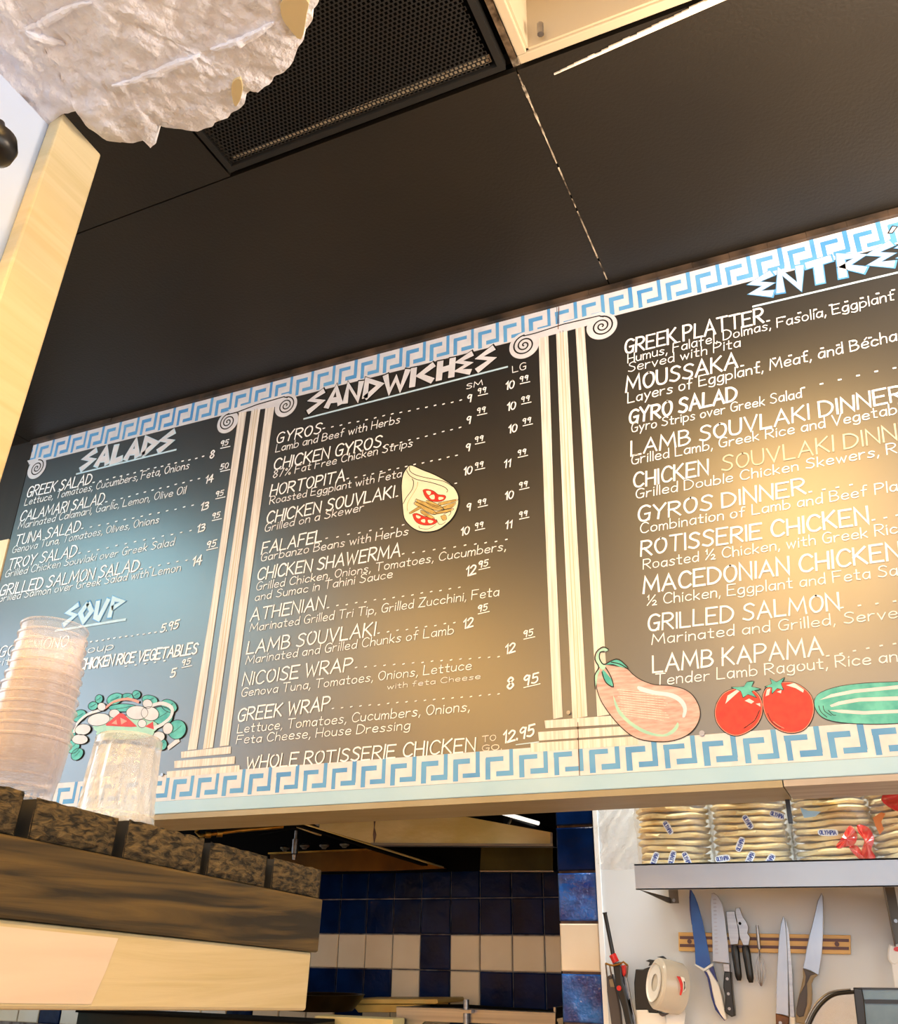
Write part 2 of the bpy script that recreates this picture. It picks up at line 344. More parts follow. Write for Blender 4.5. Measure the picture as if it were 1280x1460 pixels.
    # walls of the room
    def W(name, boxes, mt):
        b = MB(); [b.box(*q) for q in boxes]; return struct(b.build(name, mt))
    W('wall_back', [((-4.4,-5.2,0),(-1.4,-5.1,H+.2)),((2.0,-5.2,0),(3.2,-5.1,H+.2)),((-1.4,-5.2,0),(2.0,-5.1,.95)),((-1.4,-5.2,2.5),(2.0,-5.1,H+.2))], M['creamwall'])
    W('wall_left', [((-3.15,-5.1,0),(-3.05,-2.2,H+.2)),((-3.15,-.5,0),(-3.05,0,H+.2)),((-3.15,-2.2,0),(-3.05,-.5,1.5)),((-3.15,-2.2,2.45),(-3.05,-.5,H+.2))], M['creamwall'])
    W('wall_right', [((2.75,-5.1,0),(2.85,-3.2,H+.2)),((2.0,-.5,0),(2.1,1.4,H+.2)),((2.0,-2.6,0),(2.1,-.5,.8)),((2.0,-2.6,2.2),(2.1,-.5,H+.2)),((2.0,-3.2,0),(2.1,-2.6,H+.2)),((2.1,-3.2,0),(2.85,-3.1,H+.2))], M['creamwall'])
    for nme,(a,c) in {'window_1':((-1.4,-5.15,.95),(2.0,-5.12,2.5))}.items():
        b = MB(); t = .05
        b.box(a,(c[0],c[1],a[2]+t)); b.box((a[0],a[1],c[2]-t),c)
        for k in range(5):
            x = a[0]+(c[0]-a[0]-t)*k/4; b.box((x,a[1],a[2]+t),(x+t,c[1],c[2]-t))
        struct(b.build(nme, M['white_pl']))
    return H
H = room()

# header wall the boards hang on, trims, soffit
def header():
    zt = H; z1 = Z0+.302; zb = Z0+.2735
    b = MB(); b.box((-2.21,.012,zb+.004),(2.75,.125,zt+.0)); hd = struct(b.build('wall_front', M['brownwall']))
    b = MB(); b.box((-3.05,.0,0),(-2.262,.12,zt)); tag(b.build('side_panel', M['brownwall'], hd), 'dark brown panel left of the boards')
    b = MB(); b.box((-2.262,-.004,0),(-2.206,.10,Z0+1.085)); struct(b.build('trim_1', M['creamwall']))
    b = MB(); b.box((-2.262,.0,Z0+1.0851),(-2.206,.1,zt)); b.build('side_strip', M['brownwall'], hd)
    b = MB()
    rnd = random.Random(2); n = 60; x = -2.21
    for k in range(n):
        x2 = x+4.9/n; d = rnd.uniform(-.001,.001); b.box((x,-.010+d,Z0+1.4075+d*.3),(x2-.0004,.010,zt-.0012)); x = x2
    struct(b.build('trim_2', mat('worn_brown_moulding', (34,27,20), .5, var=(96,76,58), scale=14, stretch=(1,1,1), amount=.75)))
    b = MB(); b.box((-2.206,-.006,zb),(2.75,.0118,Z0+.3015)); struct(b.build('trim_3', M['trim_blue'], bevel=.002))
    # underside of the header, two lengths that butt together
    xs = at(1118,1128,0).x
    b = MB(); b.hexa([(-2.206,-.004,zb-.012),(xs-.001,-.004,zb-.012),(xs-.001,.158,zb-.012),(-2.206,.196,zb-.012),(-2.206,-.004,zb-.0003),(xs-.001,-.004,zb-.0003),(xs-.001,.158,zb-.0003),(-2.206,.196,zb-.0003)])
    so = MB(); b.build('soffit_board', M['soffit'], hd)
    b = MB(); b.hexa([(xs+.001,-.004,zb-.011),(2.75,-.004,zb-.011),(2.75,.118,zb-.011),(xs+.001,.150,zb-.011),(xs+.001,-.004,zb-.0003),(2.75,-.004,zb-.0003),(2.75,.118,zb-.0003),(xs+.001,.150,zb-.0003)])
    b.build('soffit_board', M['soffit_grey'], hd)
header()

# ------------------------------------------------------------------ stroke lettering
FONT = {
'A':'0,0 31,100 62,0|13,36 50,36','B':'0,0 0,100|s0,100 30,98 44,78 30,54 0,52|s0,52 36,50 52,28 36,4 0,0','C':'s56,84 40,100 16,92 2,52 12,10 36,0 56,14',
'D':'0,0 0,100|s0,100 30,96 56,66 54,30 32,4 0,0','E':'50,100 0,100 0,0 50,0|0,52 40,52','F':'50,100 0,100 0,0|0,52 40,52','G':'s54,88 36,100 12,88 2,48 12,8 36,0 50,14|32,44 54,46 50,4',
'H':'0,0 0,100|52,0 52,100|0,48 52,48','I':'2,0 2,100','J':'s40,100 40,20 22,0 2,14','K':'0,0 0,100|48,100 0,44|12,54 52,0','L':'0,100 0,0 46,0','M':'0,0 8,100 38,24 68,100 76,0',
'N':'0,0 0,100 52,0 52,100','O':'s28,100 6,82 2,40 20,2 44,10 56,46 50,86 28,100','P':'0,0 0,100|s0,100 36,98 50,76 34,52 0,48','Q':'s28,100 6,82 2,40 20,2 44,10 56,46 50,86 28,100|34,24 60,-6',
'R':'0,0 0,100|s0,100 36,98 50,76 34,52 0,48|16,48 52,0','S':'s50,88 34,100 12,92 8,70 26,54 44,40 46,16 26,0 2,10','T':'28,0 28,100|0,100 58,100','U':'s0,100 0,40 8,8 28,0 46,10 52,40 52,100',
'V':'0,100 28,0 56,100','W':'0,100 18,0 38,78 58,0 78,100','X':'0,0 52,100|0,100 52,0','Y':'0,100 26,50 54,100|26,50 22,0','Z':'0,100 50,100 0,0 52,0',
'a':'s38,50 20,58 4,44 2,16 16,0 32,10 38,28|40,58 40,0','b':'0,100 0,0|s0,8 20,0 40,14 40,44 20,58 0,44','c':'s40,48 22,58 4,42 4,12 22,0 40,10','d':'s38,50 20,58 4,44 2,16 16,0 32,10 38,28|40,100 40,0',
'e':'s4,30 38,32 36,52 18,58 2,40 4,10 22,0 40,8','f':'s34,96 20,98 14,80 12,0|0,56 30,56','g':'s38,50 20,58 4,44 2,16 16,0 32,10 38,28|s40,58 40,-14 24,-30 2,-22','h':'0,100 0,0|s0,40 14,58 32,54 36,36 36,0',
'i':'2,58 2,0|1,78 3,84','j':'s10,58 10,-20 -6,-28|9,78 11,84','k':'0,100 0,0|34,58 0,22|10,30 36,0','l':'2,100 2,0','m':'0,58 0,0|s0,40 12,58 24,54 28,36 28,0|s28,40 40,58 52,54 56,36 56,0',
'n':'0,58 0,0|s0,40 14,58 32,54 36,36 36,0','o':'s20,58 2,44 4,10 22,0 40,16 38,48 20,58','p':'0,58 0,-32|s0,8 20,0 40,14 40,44 20,58 0,44','q':'s38,50 20,58 4,44 2,16 16,0 32,10 38,28|40,58 40,-30',
'r':'0,58 0,0|s0,34 12,54 30,56','s':'s36,50 20,58 6,48 14,34 30,24 32,8 16,0 0,6','t':'14,88 14,4 32,0|0,58 32,58','u':'s0,58 0,16 14,0 30,8 36,26|36,58 36,0','v':'0,58 18,0 38,58','w':'0,58 14,0 28,50 42,0 56,58',
'x':'0,58 36,0|0,0 36,58','y':'0,58 20,6|40,58 8,-30','z':'0,58 36,58 0,0 38,0',
'0':'s24,100 4,80 2,30 20,0 40,16 44,70 24,100','1':'4,76 20,100 20,0','2':'s2,80 20,100 40,84 34,54 0,0|0,0 44,2','3':'s4,94 30,98 36,74 14,54|s14,54 40,44 36,10 0,4','4':'30,0 30,100|30,100 0,36 44,36',
'5':'42,100 8,100 6,58|s6,58 34,58 38,20 20,0 0,8','6':'s36,96 10,70 4,20 22,0 40,20 24,50 6,34','7':'0,100 44,100 14,0','8':'s24,54 4,76 22,100 40,78 24,54 2,26 22,0 44,26 24,54','9':'s40,84 20,100 4,74 16,52 38,70|40,90 34,0',
',':'6,6 0,-18','.':'2,0 2,6',"'":'4,100 2,76','%':'s10,98 2,80 12,70 20,84 10,98|56,100 8,0|s52,30 42,16 50,0 60,12 52,30','-':'4,46 30,46','½':'4,84 12,100 12,56|54,96 4,4|s40,36 52,46 62,34 58,20 40,0|40,0 66,0','é':'s4,30 38,32 36,52 18,58 2,40 4,10 22,0 40,8|20,76 32,92'}
WID = {' ':34}
def parse(g):
    out = []
    for st in g.split('|'):
        sm = st.startswith('s'); st = st[1:] if sm else st
        p = [tuple(float(a)/100 for a in q.split(',')) for q in st.split()]
        if sm: p = smooth(p, 4)
        out.append(p)
    return out
def smooth(p, n, closed=False):
    r = []; m = len(p)
    rng = range(m) if closed else range(m-1)
    for i in rng:
        if closed: a,b,c,d = p[i-1],p[i],p[(i+1)%m],p[(i+2)%m]
        else: a,b,c,d = p[max(i-1,0)],p[i],p[i+1],p[min(i+2,m-1)]
        for k in range(n):
            t = k/n
            r.append(tuple(.5*((2*b[j])+(-a[j]+c[j])*t+(2*a[j]-5*b[j]+4*c[j]-d[j])*t*t+(-a[j]+3*b[j]-3*c[j]+d[j])*t**3) for j in range(len(b))))
    if not closed: r.append(p[-1])
    return r
GL = {k:parse(v) for k,v in FONT.items()}
def gw(c):
    if c == ' ': return .34
    return max(max(q[0] for q in s) for s in GL[c])
def layout(text, space=.17):
    x = 0; out = []
    for c in text:
        if c == ' ': x += .30; continue
        out.append((c, x)); x += gw(c)+space
    return out, x-space
def ribbon(mb, pts, w, y, ext=.5, lim=2.4):     # pts in board (x,z); flat paint stroke on plane y
    n = len(pts)
    if n < 2: return
    P = [Vector(p) for p in pts]
    d0 = (P[0]-P[1]); d1 = (P[-1]-P[-2])
    if d0.length < 1e-7 or d1.length < 1e-7: return
    P[0] = P[0]+d0.normalized()*w*ext; P[-1] = P[-1]+d1.normalized()*w*ext
    L = []; R = []
    for i in range(n):
        if i == 0: t = (P[1]-P[0]).normalized(); k = 1
        elif i == n-1: t = (P[-1]-P[-2]).normalized(); k = 1
        else:
            a = (P[i]-P[i-1]).normalized(); b = (P[i+1]-P[i]).normalized(); t = (a+b)
            if t.length < 1e-4: t = a; k = 1
            else:
                t.normalize(); k = min(1/max(t.dot(a),.3), lim)
        nn = Vector((-t.y,t.x))*w*.5*k
        L.append(P[i]+nn); R.append(P[i]-nn)
    b = len(mb.v)
    for i in range(n): mb.v.append(Vector((L[i].x,y,L[i].y))); mb.v.append(Vector((R[i].x,y,R[i].y)))
    for i in range(n-1): mb.f.append((b+2*i,b+2*i+1,b+2*i+3,b+2*i+2))
def bp(px, py):
    q = at(px, py, 0); return (q.x, q.z)
def text_mesh(mb, text, p0, p1, hpx, wt=.13, vis=None, slant=.10, y=-.0012, rnd=None, space=.17):
    """text painted on the board: baseline from photo point p0 to p1 (end of the first vis letters)"""
    hpx *= .78; wt *= .72 if wt < .14 else .80
    rnd = rnd or random.Random(hash_(text)); B0 = Vector(bp(*p0)); B1 = Vector(bp(*p1)); h = Vector(bp(p0[0],p0[1]-hpx)).y - B0.y
    lay, wd = layout(text, space); part = layout(text[:vis], space)[1] if vis else wd
    dirv = B1-B0; sx = dirv.length/part; u = dirv.normalized()
    k = 0
    for c,x in lay:
        jz = rnd.uniform(-.02,.02)*h; js = 1+rnd.uniform(-.05,.05); jr = rnd.uniform(-.03,.03)
        for st in GL[c]:
            pts = []
            for (a,b) in st:
                xx = (x+a)*sx; zz = b*h*js+jz
                q = B0+u*xx+Vector((zz*(slant+jr), zz)); pts.append(q)
            ribbon(mb, pts, wt*h*rnd.uniform(.9,1.12), y-.00003*(k%7)); k += 1
def hash_(t): 
    r = 7
    for c in t: r = (r*31+ord(c)) % 1000003
    return r
HEAD = {'S':'58,100 8,66 54,44 2,2','A':'2,0 32,100 58,0|14,36 50,30','L':'6,100 6,2 50,10','D':'6,2 6,98 60,56 6,2','N':'2,0 6,98 50,4 56,100','W':'0,100 22,4 42,70 62,4 84,100','I':'6,100 6,0',
'C':'58,92 8,52 58,6','H':'6,0 6,100|50,0 50,100|6,50 50,54','E':'54,98 6,72 44,50 6,28 52,4','T':'30,0 30,94|0,92 64,98','R':'6,0 6,96 54,74 12,48 60,8','O':'30,98 2,50 30,2 60,50 30,98','U':'2,100 8,16 28,4 56,100','P':'6,0 6,96 58,72 8,46'}
HG = {k:parse(v) for k,v in HEAD.items()}
def heading(board, text, p0, p1, h0, wt=.2, edge='paint_blue', fill='paint_white', vis=None, space=.2):
    B0 = Vector(bp(*p0)); B1 = Vector(bp(*p1)); h = Vector(bp(p0[0],p0[1]-h0)).y-B0.y
    x = 0; lay = []
    for i,c in enumerate(text):
        lay.append((c,x)); x += max(q[0] for s in HG[c] for q in s)+space
        if vis and i+1 == vis: xv = x-space
    tot = xv if vis else x-space
    sx = (B1-B0).length/tot; u = (B1-B0).normalized(); e = MB(); f = MB(); k = 0
    for c,x in lay:
        for st in HG[c]:
            pts = [B0+u*((x+a)*sx)+Vector((b*h*.06,b*h)) for a,b in st]
            ribbon(e, pts, wt*h*1.32, -.0010-.00002*(k%5), .2, 1.45); ribbon(f, pts, wt*h, -.0014-.00002*(k%5), .02, 1.45); k += 1
    o = e.build('heading_edge', M[edge], board); f.build('heading_lettering', M[fill], board)

def line_px(mb, pts, wpx, y=-.0014, ext=.5):        # painted line through photo points, width given at its first point
    P = [bp(*p) for p in pts]; w = abs(bp(pts[0][0], pts[0][1]+wpx)[1]-P[0][1]); ribbon(mb, P, w, y, ext)
def poly_px(mb, pts, y=-.0010, sm=0):
    P = smooth(pts, sm, True) if sm else pts
    v = [at(p[0],p[1],0) for p in P]; mb.add([(q.x,y,q.z) for q in v], [tuple(range(len(v)))])
def crop(ox, oy, s): return lambda *pts: [(ox+p[0]/s, oy+p[1]/s) for p in pts]

# ------------------------------------------------------------------ the two menu boards
XSEAM = -.4955
def make_board(x0, x1, label):
    t = thing('menu_board', ((x0+x1)/2, 0, Z0+.302), label, 'menu board')
    b = MB(); b.box((x0,0,Z0+.302),(x1,.0115,Z0+1.407)); b.build('panel', M['board'], t)
    return t
B1 = make_board(-2.203, XSEAM-.0006, 'black painted menu board of salads, soup and sandwiches between painted columns')
B2 = make_board(XSEAM+.0006, 1.35, 'black painted menu board of main dishes with painted eggplant and tomatoes')
def border(board, x0, x1, zb, zt, P, xr, name):
    wh = MB(); wh.box((x0,-.0007,zb),(x1,-.0002,zt)); wh.build('border_band', M['paint_white'], board)
    bl = MB(); h = zt-zb; k0 = int(math.floor((x0-xr)/P))-1; k1 = int(math.ceil((x1-xr)/P))+1
    rnd = random.Random(9)
    def rect(a,b,c,d,j):
        a,c = max(a,x0),min(c,x1)
        if c-a > .0008: bl.add([(a,-.0011-j*.00002,b),(c,-.0011-j*.00002,b),(c,-.0011-j*.00002,d),(a,-.0011-j*.00002,d)],[(0,1,2,3)])
    for k in range(k0,k1):
        x = xr+k*P; r = lambda s=.012: rnd.uniform(-s,s)
        rect(x+P*(-.13+r()), zb+h*(.24+r()), x+P*(0+r()), zt, 0)              # hook, tall bar
        rect(x+P*(-.52+r()), zb+h*(.14+r()), x+P*(-.004), zb+h*(.31+r()), 1)   # hook, foot
        rect(x+P*(.17+r()), zb+h*.05, x+P*(.32+r()), zb+h*(.76+r()), 0)        # angle, tall bar
        rect(x+P*(.17+r()), zb+h*(.62+r()), x+P*(.70+r()), zb+h*(.79+r()), 1)  # angle, top
    bl.build(name, M['paint_blue'], board)
for bd,x0,x1 in ((B1,-2.203,XSEAM-.0006),(B2,XSEAM+.0006,1.35)):
    border(bd, x0, x1, Z0+1.338, Z0+1.4068, .0667, -.5177+.006, 'key_pattern')
    border(bd, x0, x1, Z0+.3025, Z0+.3610, .0705, -.3455, 'key_pattern')

def column(board, shafts, steps, vols, bar, board2=None):
    for i,s in enumerate(shafts):
        b = MB(); poly_px(b, s, -.0012); b.build('column_shaft', M['paint_cream'], board)
        b = MB(); w = .4/ (1)
        l = s[:len(s)//2]; r = s[len(s)//2:][::-1]
        for f in (.36,.62):
            line_px(b, [((1-f)*p[0]+f*q[0],(1-f)*p[1]+f*q[1]) for p,q in zip(l,r)], .9, -.0013, 0)
        b.build('grain_line', mat('tan_shading_paint', (200,184,150), .6), board) if i == 1 else None
    for s in steps:
        b = MB(); poly_px(b, s, -.0012); b.build('column_step', M['paint_cream'], board)
    b = MB(); poly_px(b, bar, -.0013); b.build('capital_bar', M['paint_white'], board)
    ol = MB()
    for (cx,cy,r,sg,half) in vols:
        c = at(cx,cy,0); R = abs(at(cx,cy-r,0).z-c.z)
        b = MB(); n = 36
        a0,a1 = (0,2*math.pi) if not half else (-math.pi*.62, math.pi*.62)
        pts = [(c.x+R*1.0*math.cos(a0+(a1-a0)*k/n), -.0014, c.z+R*math.sin(a0+(a1-a0)*k/n)) for k in range(n)]
        b.add(pts, [tuple(range(n))]); b.build('volute', M['paint_white'], board)
        sp = []
        for k in range(61):
            t = k/60; a = math.pi/2 - sg*(t*2.35*2*math.pi); rr = R*(.70*(1-t)+.06)
            sp.append((c.x+rr*math.cos(a)*-1, c.z+rr*math.sin(a)))
        ribbon(ol, sp, R*.10, -.0017)
    if len(vols) == 2:
        (ax,ay,ar,_,_),(bx,by,br,_,_) = vols
        line_px(ol, [(ax,ay-ar*.70),(ax+ar*.9,ay-ar*.92),((ax+bx)/2,(ay+by)/2-ar*.86),(bx-br*.2,by-br*.80),(bx+2,by-br*.72)], 1.5, -.0018)
    ol.build('spiral_line', M['paint_black'], board)
C4 = crop(540,400,3.765); C6 = crop(560,730,3.765); C3 = crop(300,440,3.765); C5 = crop(300,740,3.765); C2 = crop(0,840,3.556); C1 = crop(0,560,3.556)
# middle column
s1 = C4((858,310),(892,1280))+C6((862,1112))+C6((912,1102))+C4((942,1280),(910,285))
s2 = C4((952,280),(990,1280))+C6((965,1112))+C6((1045,1097))+C4((1060,1280),(1012,262))
s3 = C4((1056,258),(1115,1280))+C6((1098,1098))+C6((1162,1088))+C4((1170,1280),(1104,245))
st = [C6((815,1120),(1205,1092),(1208,1140),(820,1162)), C6((780,1182),(1270,1148),(1272,1195),(785,1228)), C6((740,1242),(1318,1204),(1320,1250),(740,1290))]
K = crop(700,420,6.4)
column(B1, [s1,s2,s3], st, [(747.5,492.5,18.6,1,False),(858,465.5,18.4,-1,False)], K((300,352),(620,268),(1010,158),(1070,190),(1000,250),(866,290),(440,402),(380,420),(300,400)))
# left column
s1 = C3((155,556))+C2((1085,0),(953,817))+C2((998,812),(1117,0))+C3((196,546))
s2 = C3((222,545))+C2((1148,0),(1030,812))+C2((1080,803),(1195,0))+C3((270,530))
s3 = C3((298,528))+C2((1225,0),(1115,798))+C2((1160,792),(1265,0))+C3((346,512))
st = [C2((920,825),(1172,798),(1170,834),(920,857)), C2((885,872),(1193,848),(1190,886),(885,908)), C2((848,925),(1215,893),(1216,925),(848,957))]
column(B1, [s1,s2,s3], st, [(325,602,15,1,False),(408,578.5,15.4,-1,False)], C3((95,545),(230,505),(420,455),(450,480),(400,500),(345,530),(155,560),(120,560)))
column(B1, [], [], [(53,667.5,14.2,-1,False)], C1((140,345),(200,330),(215,350),(150,365)))
b = MB(); line_px(b, [(797,438),(796,470)], .8, -.0020, 0); line_px(b, [(824,1030),(826.5,1104)], 1.0, -.0020, 0); b.build('seam_line', M['brownwood'], B1)

heading(B1, 'SALADS', (115,670), (243,640), 22, wt=.30, edge='paint_pale')
heading(B1, 'SOUP', (90,892), (171,878), 26, wt=.27, edge='paint_blue', fill='paint_pale')
heading(B1, 'SANDWICHES', (438,589), (703,524), 25.5, wt=.30, edge='paint_black', space=.16)
heading(B2, 'ENTREES', (1073,427), (1276,378), 31, wt=.29, vis=5, edge='paint_blue', space=.16)
for p_,q_,w_ in (((110,676),(251,641.5),2.2),((80,899.6),(178.6,883.6),3.2),((434,597.5),(723,523.5),2.2)):
    b = MB(); line_px(b, [p_,q_], w_); b.build('underline', M['paint_pale'], B1)
b = MB(); line_px(b, [(1074,437.5),(1280,389),(1390,362)], 2.6); b.build('underline', M['paint_pale'], B2)
b = MB(); poly_px(b, [(1266,333),(1272,323),(1279,324),(1272,333)], -.0016); b.build('accent_mark', M['paint_white'], B2)
b = MB(); line_px(b, [(1266,333),(1272,323),(1279,324),(1272,333),(1266,333)], 1.2, -.0019); b.build('accent_outline', M['paint_black'], B2)

def T(board, text, p0, p1, h, wt=.13, vis=None, m_='paint_text', name='menu_text', slant=.10, space=.17):
    b = MB(); text_mesh(b, text, p0, p1, h, wt, vis, slant, space=space); b.build(name, M[m_], board)
ti = dict(name='dish_title', wt=.15)
# salads
T(B1,'GREEK SALAD',(38,709),(129,690),17,**ti); T(B1,'Lettuce, Tomatoes, Cucumbers, Feta, Onions',(35,721),(269,668.3),12)
T(B1,'CALAMARI SALAD',(28,744),(147,718),17,**ti); T(B1,'Marinated Calamari, Garlic, Lemon, Olive Oil',(26,754.6),(264,704),12)
T(B1,'TUNA SALAD',(21,778),(113,757.5),17.5,**ti); T(B1,'Genova Tuna, Tomatoes, Olives, Onions',(17,789),(226,745.6),12)
T(B1,'TROY SALAD',(11,812),(108,792.5),18,**ti); T(B1,'Grilled Chicken Souvlaki over Greek Salad',(7,823.5),(247.5,778),12)
T(B1,'GRILLED SALMON SALAD',(-1,850),(197,813.5),18.5,**ti); T(B1,'Grilled Salmon over Greek Salad with Lemon',(-3,858.7),(257,814.5),12.5)
T(B1,'AVGOLEMONO',(-27,941),(96,921),18,**ti); T(B1,'with Lemon Soup',(-12,951),(161,926),13)
T(B1,'CHICKEN RICE VEGETABLES',(113,955),(280,932),18,wt=.2,name='dish_title',space=.14)
# sandwiches
T(B1,'GYROS',(394,632.6),(457,617.5),18,**ti); T(B1,'Lamb and Beef with Herbs',(393,645),(569.6,603),13)
T(B1,'CHICKEN GYROS',(390,670.5),(543,637),19,**ti); T(B1,'87% Fat Free Chicken Strips',(389,682),(587.6,636.5),13)
T(B1,'HORTOPITA',(385,708),(491,685.7),19,**ti); T(B1,'Roasted Eggplant with Feta',(384.5,719.4),(572,680.4),13)
T(B1,'CHICKEN SOUVLAKI',(379.7,746.8),(561,709),19.5,**ti); T(B1,'Grilled on a Skewer',(377,758.7),(517.8,728.2),13.5)
T(B1,'FALAFEL',(373,790),(458,772),20,**ti); T(B1,'Garbanzo Beans with Herbs',(371.7,800.6),(581.5,762.6),14)
T(B1,'CHICKEN SHAWERMA',(366.4,827.6),(570,793),21,**ti); T(B1,'Grilled Chicken, Onions, Tomatoes, Cucumbers,',(365,842.3),(720.7,784.4),14)
T(B1,'and Sumac in Tahini Sauce',(363.7,856.9),(559,823.7),14)
T(B1,'ATHENIAN',(357,886),(462,867.5),21,**ti); T(B1,'Marinated Grilled Tri Tip, Grilled Zucchini, Feta',(356.3,900.7),(710.9,849.5),14.5)
T(B1,'LAMB SOUVLAKI',(351.8,932.6),(534,906),22,**ti); T(B1,'Marinated and Grilled Chunks of Lamb',(350.5,947.2),(646.3,904),15)
T(B1,'NICOISE WRAP',(345.7,978),(501,956),22,**ti); T(B1,'Genova Tuna, Tomatoes, Onions, Lettuce',(343.8,993.6),(671.6,954.4),15)
T(B1,'with feta Cheese',(552.3,983),(684.8,967.7),9.5,slant=.05)
T(B1,'GREEK WRAP',(338.5,1029),(469,1012),23,**ti); T(B1,'Lettuce, Tomatoes, Cucumbers, Onions,',(338.5,1045.4),(669,1013.7),16)
T(B1,'Feta Cheese, House Dressing',(337,1060.8),(584,1040),15.5)
T(B1,'WHOLE ROTISSERIE CHICKEN',(350.5,1097),(676.9,1071),22,**ti)
T(B1,'TO',(688,1058),(707,1055.5),10,m_='paint_cream',wt=.2,slant=0); T(B1,'GO.',(687.5,1071),(715,1068.6),10,m_='paint_cream',wt=.2,slant=0)
# main dishes
T(B2,'GREEK PLATTER',(891,504.7),(1088,460),25,**ti); T(B2,'Humus, Falafel, Dolmas, Fasolia, Eggplant',(895,517.8),(1273.8,428),16)
T(B2,'Served with Pita',(895.6,531),(1055,494.4),16)
T(B2,'MOUSSAKA',(892.5,559.4),(1051,524),26,**ti); T(B2,'Layers of Eggplant, Meat, and Béchamel',(895,575),(1278,486),18,vis=35)
T(B2,'GYRO SALAD',(897,605),(1050,570.3),24,wt=.2,name='dish_title'); T(B2,'Gyro Strips over Greek Salad',(900,617),(1142.5,567),16)
T(B2,'LAMB SOUVLAKI DINNER',(900,650),(1288,570),25,wt=.15,name='dish_title'); T(B2,'Grilled Lamb, Greek Rice and Vegetables',(900,662.8),(1278,590),17,vis=36)
T(B2,'CHICKEN ',(903.4,695.6),(1017,675),26,wt=.15,name='dish_title'); T(B2,'SOUVLAKI DINNER',(1029,672),(1278,627),26,vis=13,m_='paint_tan',wt=.13,name='dish_title')
T(B2,'Grilled Double Chicken Skewers, Rice',(906.6,711),(1278,646),17,vis=33)
T(B2,'GYROS DINNER',(909.7,744),(1148,704),26,**ti); T(B2,'Combination of Lamb and Beef Plate',(912.8,760.6),(1279,700),17.5,vis=32)
T(B2,'ROTISSERIE CHICKEN',(913.8,792.5),(1237.8,746),27,**ti); T(B2,'Roasted ½ Chicken, with Greek Rice',(917,812),(1279,760),18,vis=33)
T(B2,'MACEDONIAN CHICKEN',(917.5,845.6),(1283,797),28,wt=.16,name='dish_title'); T(B2,'½ Chicken, Eggplant and Feta Sauce',(922,863.8),(1279,820),18.5,vis=31)
T(B2,'GRILLED SALMON',(924,900),(1196,869),28,**ti); T(B2,'Marinated and Grilled, Served with Rice',(929.4,919),(1279,881),18.5,vis=28)
T(B2,'LAMB KAPAMA',(931,958.6),(1173,934),29,**ti); T(B2,'Tender Lamb Ragout, Rice and Salad',(934.5,977.5),(1279,943),19.5,vis=27)
# prices
def price(a, p, c=None, q=None, h=12, hc=9, ul=True, board=B1):
    b = MB(); wpx = .44*h*len(a)*(1 if a != '11' else .8)
    sl = -.26
    text_mesh(b, a, p, (p[0]+wpx, p[1]+sl*wpx), h, .2, space=.14)
    if c:
        wc = .62*hc*len(c); text_mesh(b, c, q, (q[0]+wc, q[1]+sl*wc), hc, .22, space=.2)
        if ul: line_px(b, [(q[0]+1,q[1]+2.6),(q[0]+wc+3,q[1]+2.6+sl*wc)], 1.2)
    b.build('price', M['paint_text'], board)
for r in [('8',(299,654),'95',(314,637)),('14',(292,690),'50',(314,670)),('13',(285,729),'95',(307,709)),('13',(280,760),'95',(302,740)),('14',(273,808),'95',(294,782)),
          ('9',(666,574),'99',(681,562)),('10',(721,556),'99',(741,545)),('9',(665,605),'99',(680,590)),('10',(723,586),'99',(743,574)),('9',(664,644),'99',(677,631)),('10',(725,618),'99',(745,605)),
          ('10',(661,678),'99',(677,668)),('11',(718,668),'99',(738,650)),('9',(665,729),'99',(681,721)),('10',(720,713),'99',(740,696)),('10',(657,764),'99',(677,754)),('11',(720,755),'99',(740,738)),
          ('12',(664,822),'95',(682,810)),('12',(660,897),'95',(681,873)),('12',(720,933),'95',(746,909))]:
    price(*r, h=13 if r[1][1] < 800 else 16, hc=9 if r[1][1] < 800 else 11)
price('5.95',(229,902),h=14); price('5',(243,966.5),'95',(258.7,949.7),h=15,hc=10); price('8',(723,983),'95',(746,978),h=20,hc=17); price('12.95',(717,1060),h=20)
b = MB(); line_px(b, [(736,1062),(768,1058)], 1.4); b.build('price_underline', M['paint_pale'], B1)
T(B1,'SM',(665,555.4),(688,549),9,wt=.15,slant=0,name='size_heading'); T(B1,'LG',(731,531.5),(750,526.5),12,wt=.13,slant=0,name='size_heading')
# dot leaders
def dots(board, p0, p1, n, s=1.5):
    b = MB(); rnd = random.Random(n)
    for k in range(n):
        t = k/(n-1); x = p0[0]+(p1[0]-p0[0])*t; y = p0[1]+(p1[1]-p0[1])*t+rnd.uniform(-.6,.6); line_px(b, [(x-s*.7,y+.3),(x+s*.7,y-.3)], s)
    b.build('dot_leader', M['paint_text'], board)
for a,c,n in [((134,688),(290,651),17),((152,716),(284,683),13),((118,754),(275,721),14),((114,789),(272,757),13),((202,811),(266,799),6),((122,916),(222,902),13),((180,950),(235,942),5),
              ((462,611),(657,571),17),((548,637),(656,610),10),((496,683),(651,650),14),((566,708),(650,690),7),((466,768),(575,749),8),((575,790),(722,770),11),((468,866),(655,838),15),((540,903),(648,888),9),((508,952),(711,936),16),((475,1010),(711,990),19)]: dots(B1,a,c,n)
for a,c,n in [((1095,458),(1273,414),9),((1058,522),(1240,482),9),((1145,553),(1275,525),6),((1155,702),(1213,692),4),((1245,742),(1279,735),3),((1200,867),(1275,858),4),((1180,935),(1275,918),6)]: dots(B2,a,c,n,2)

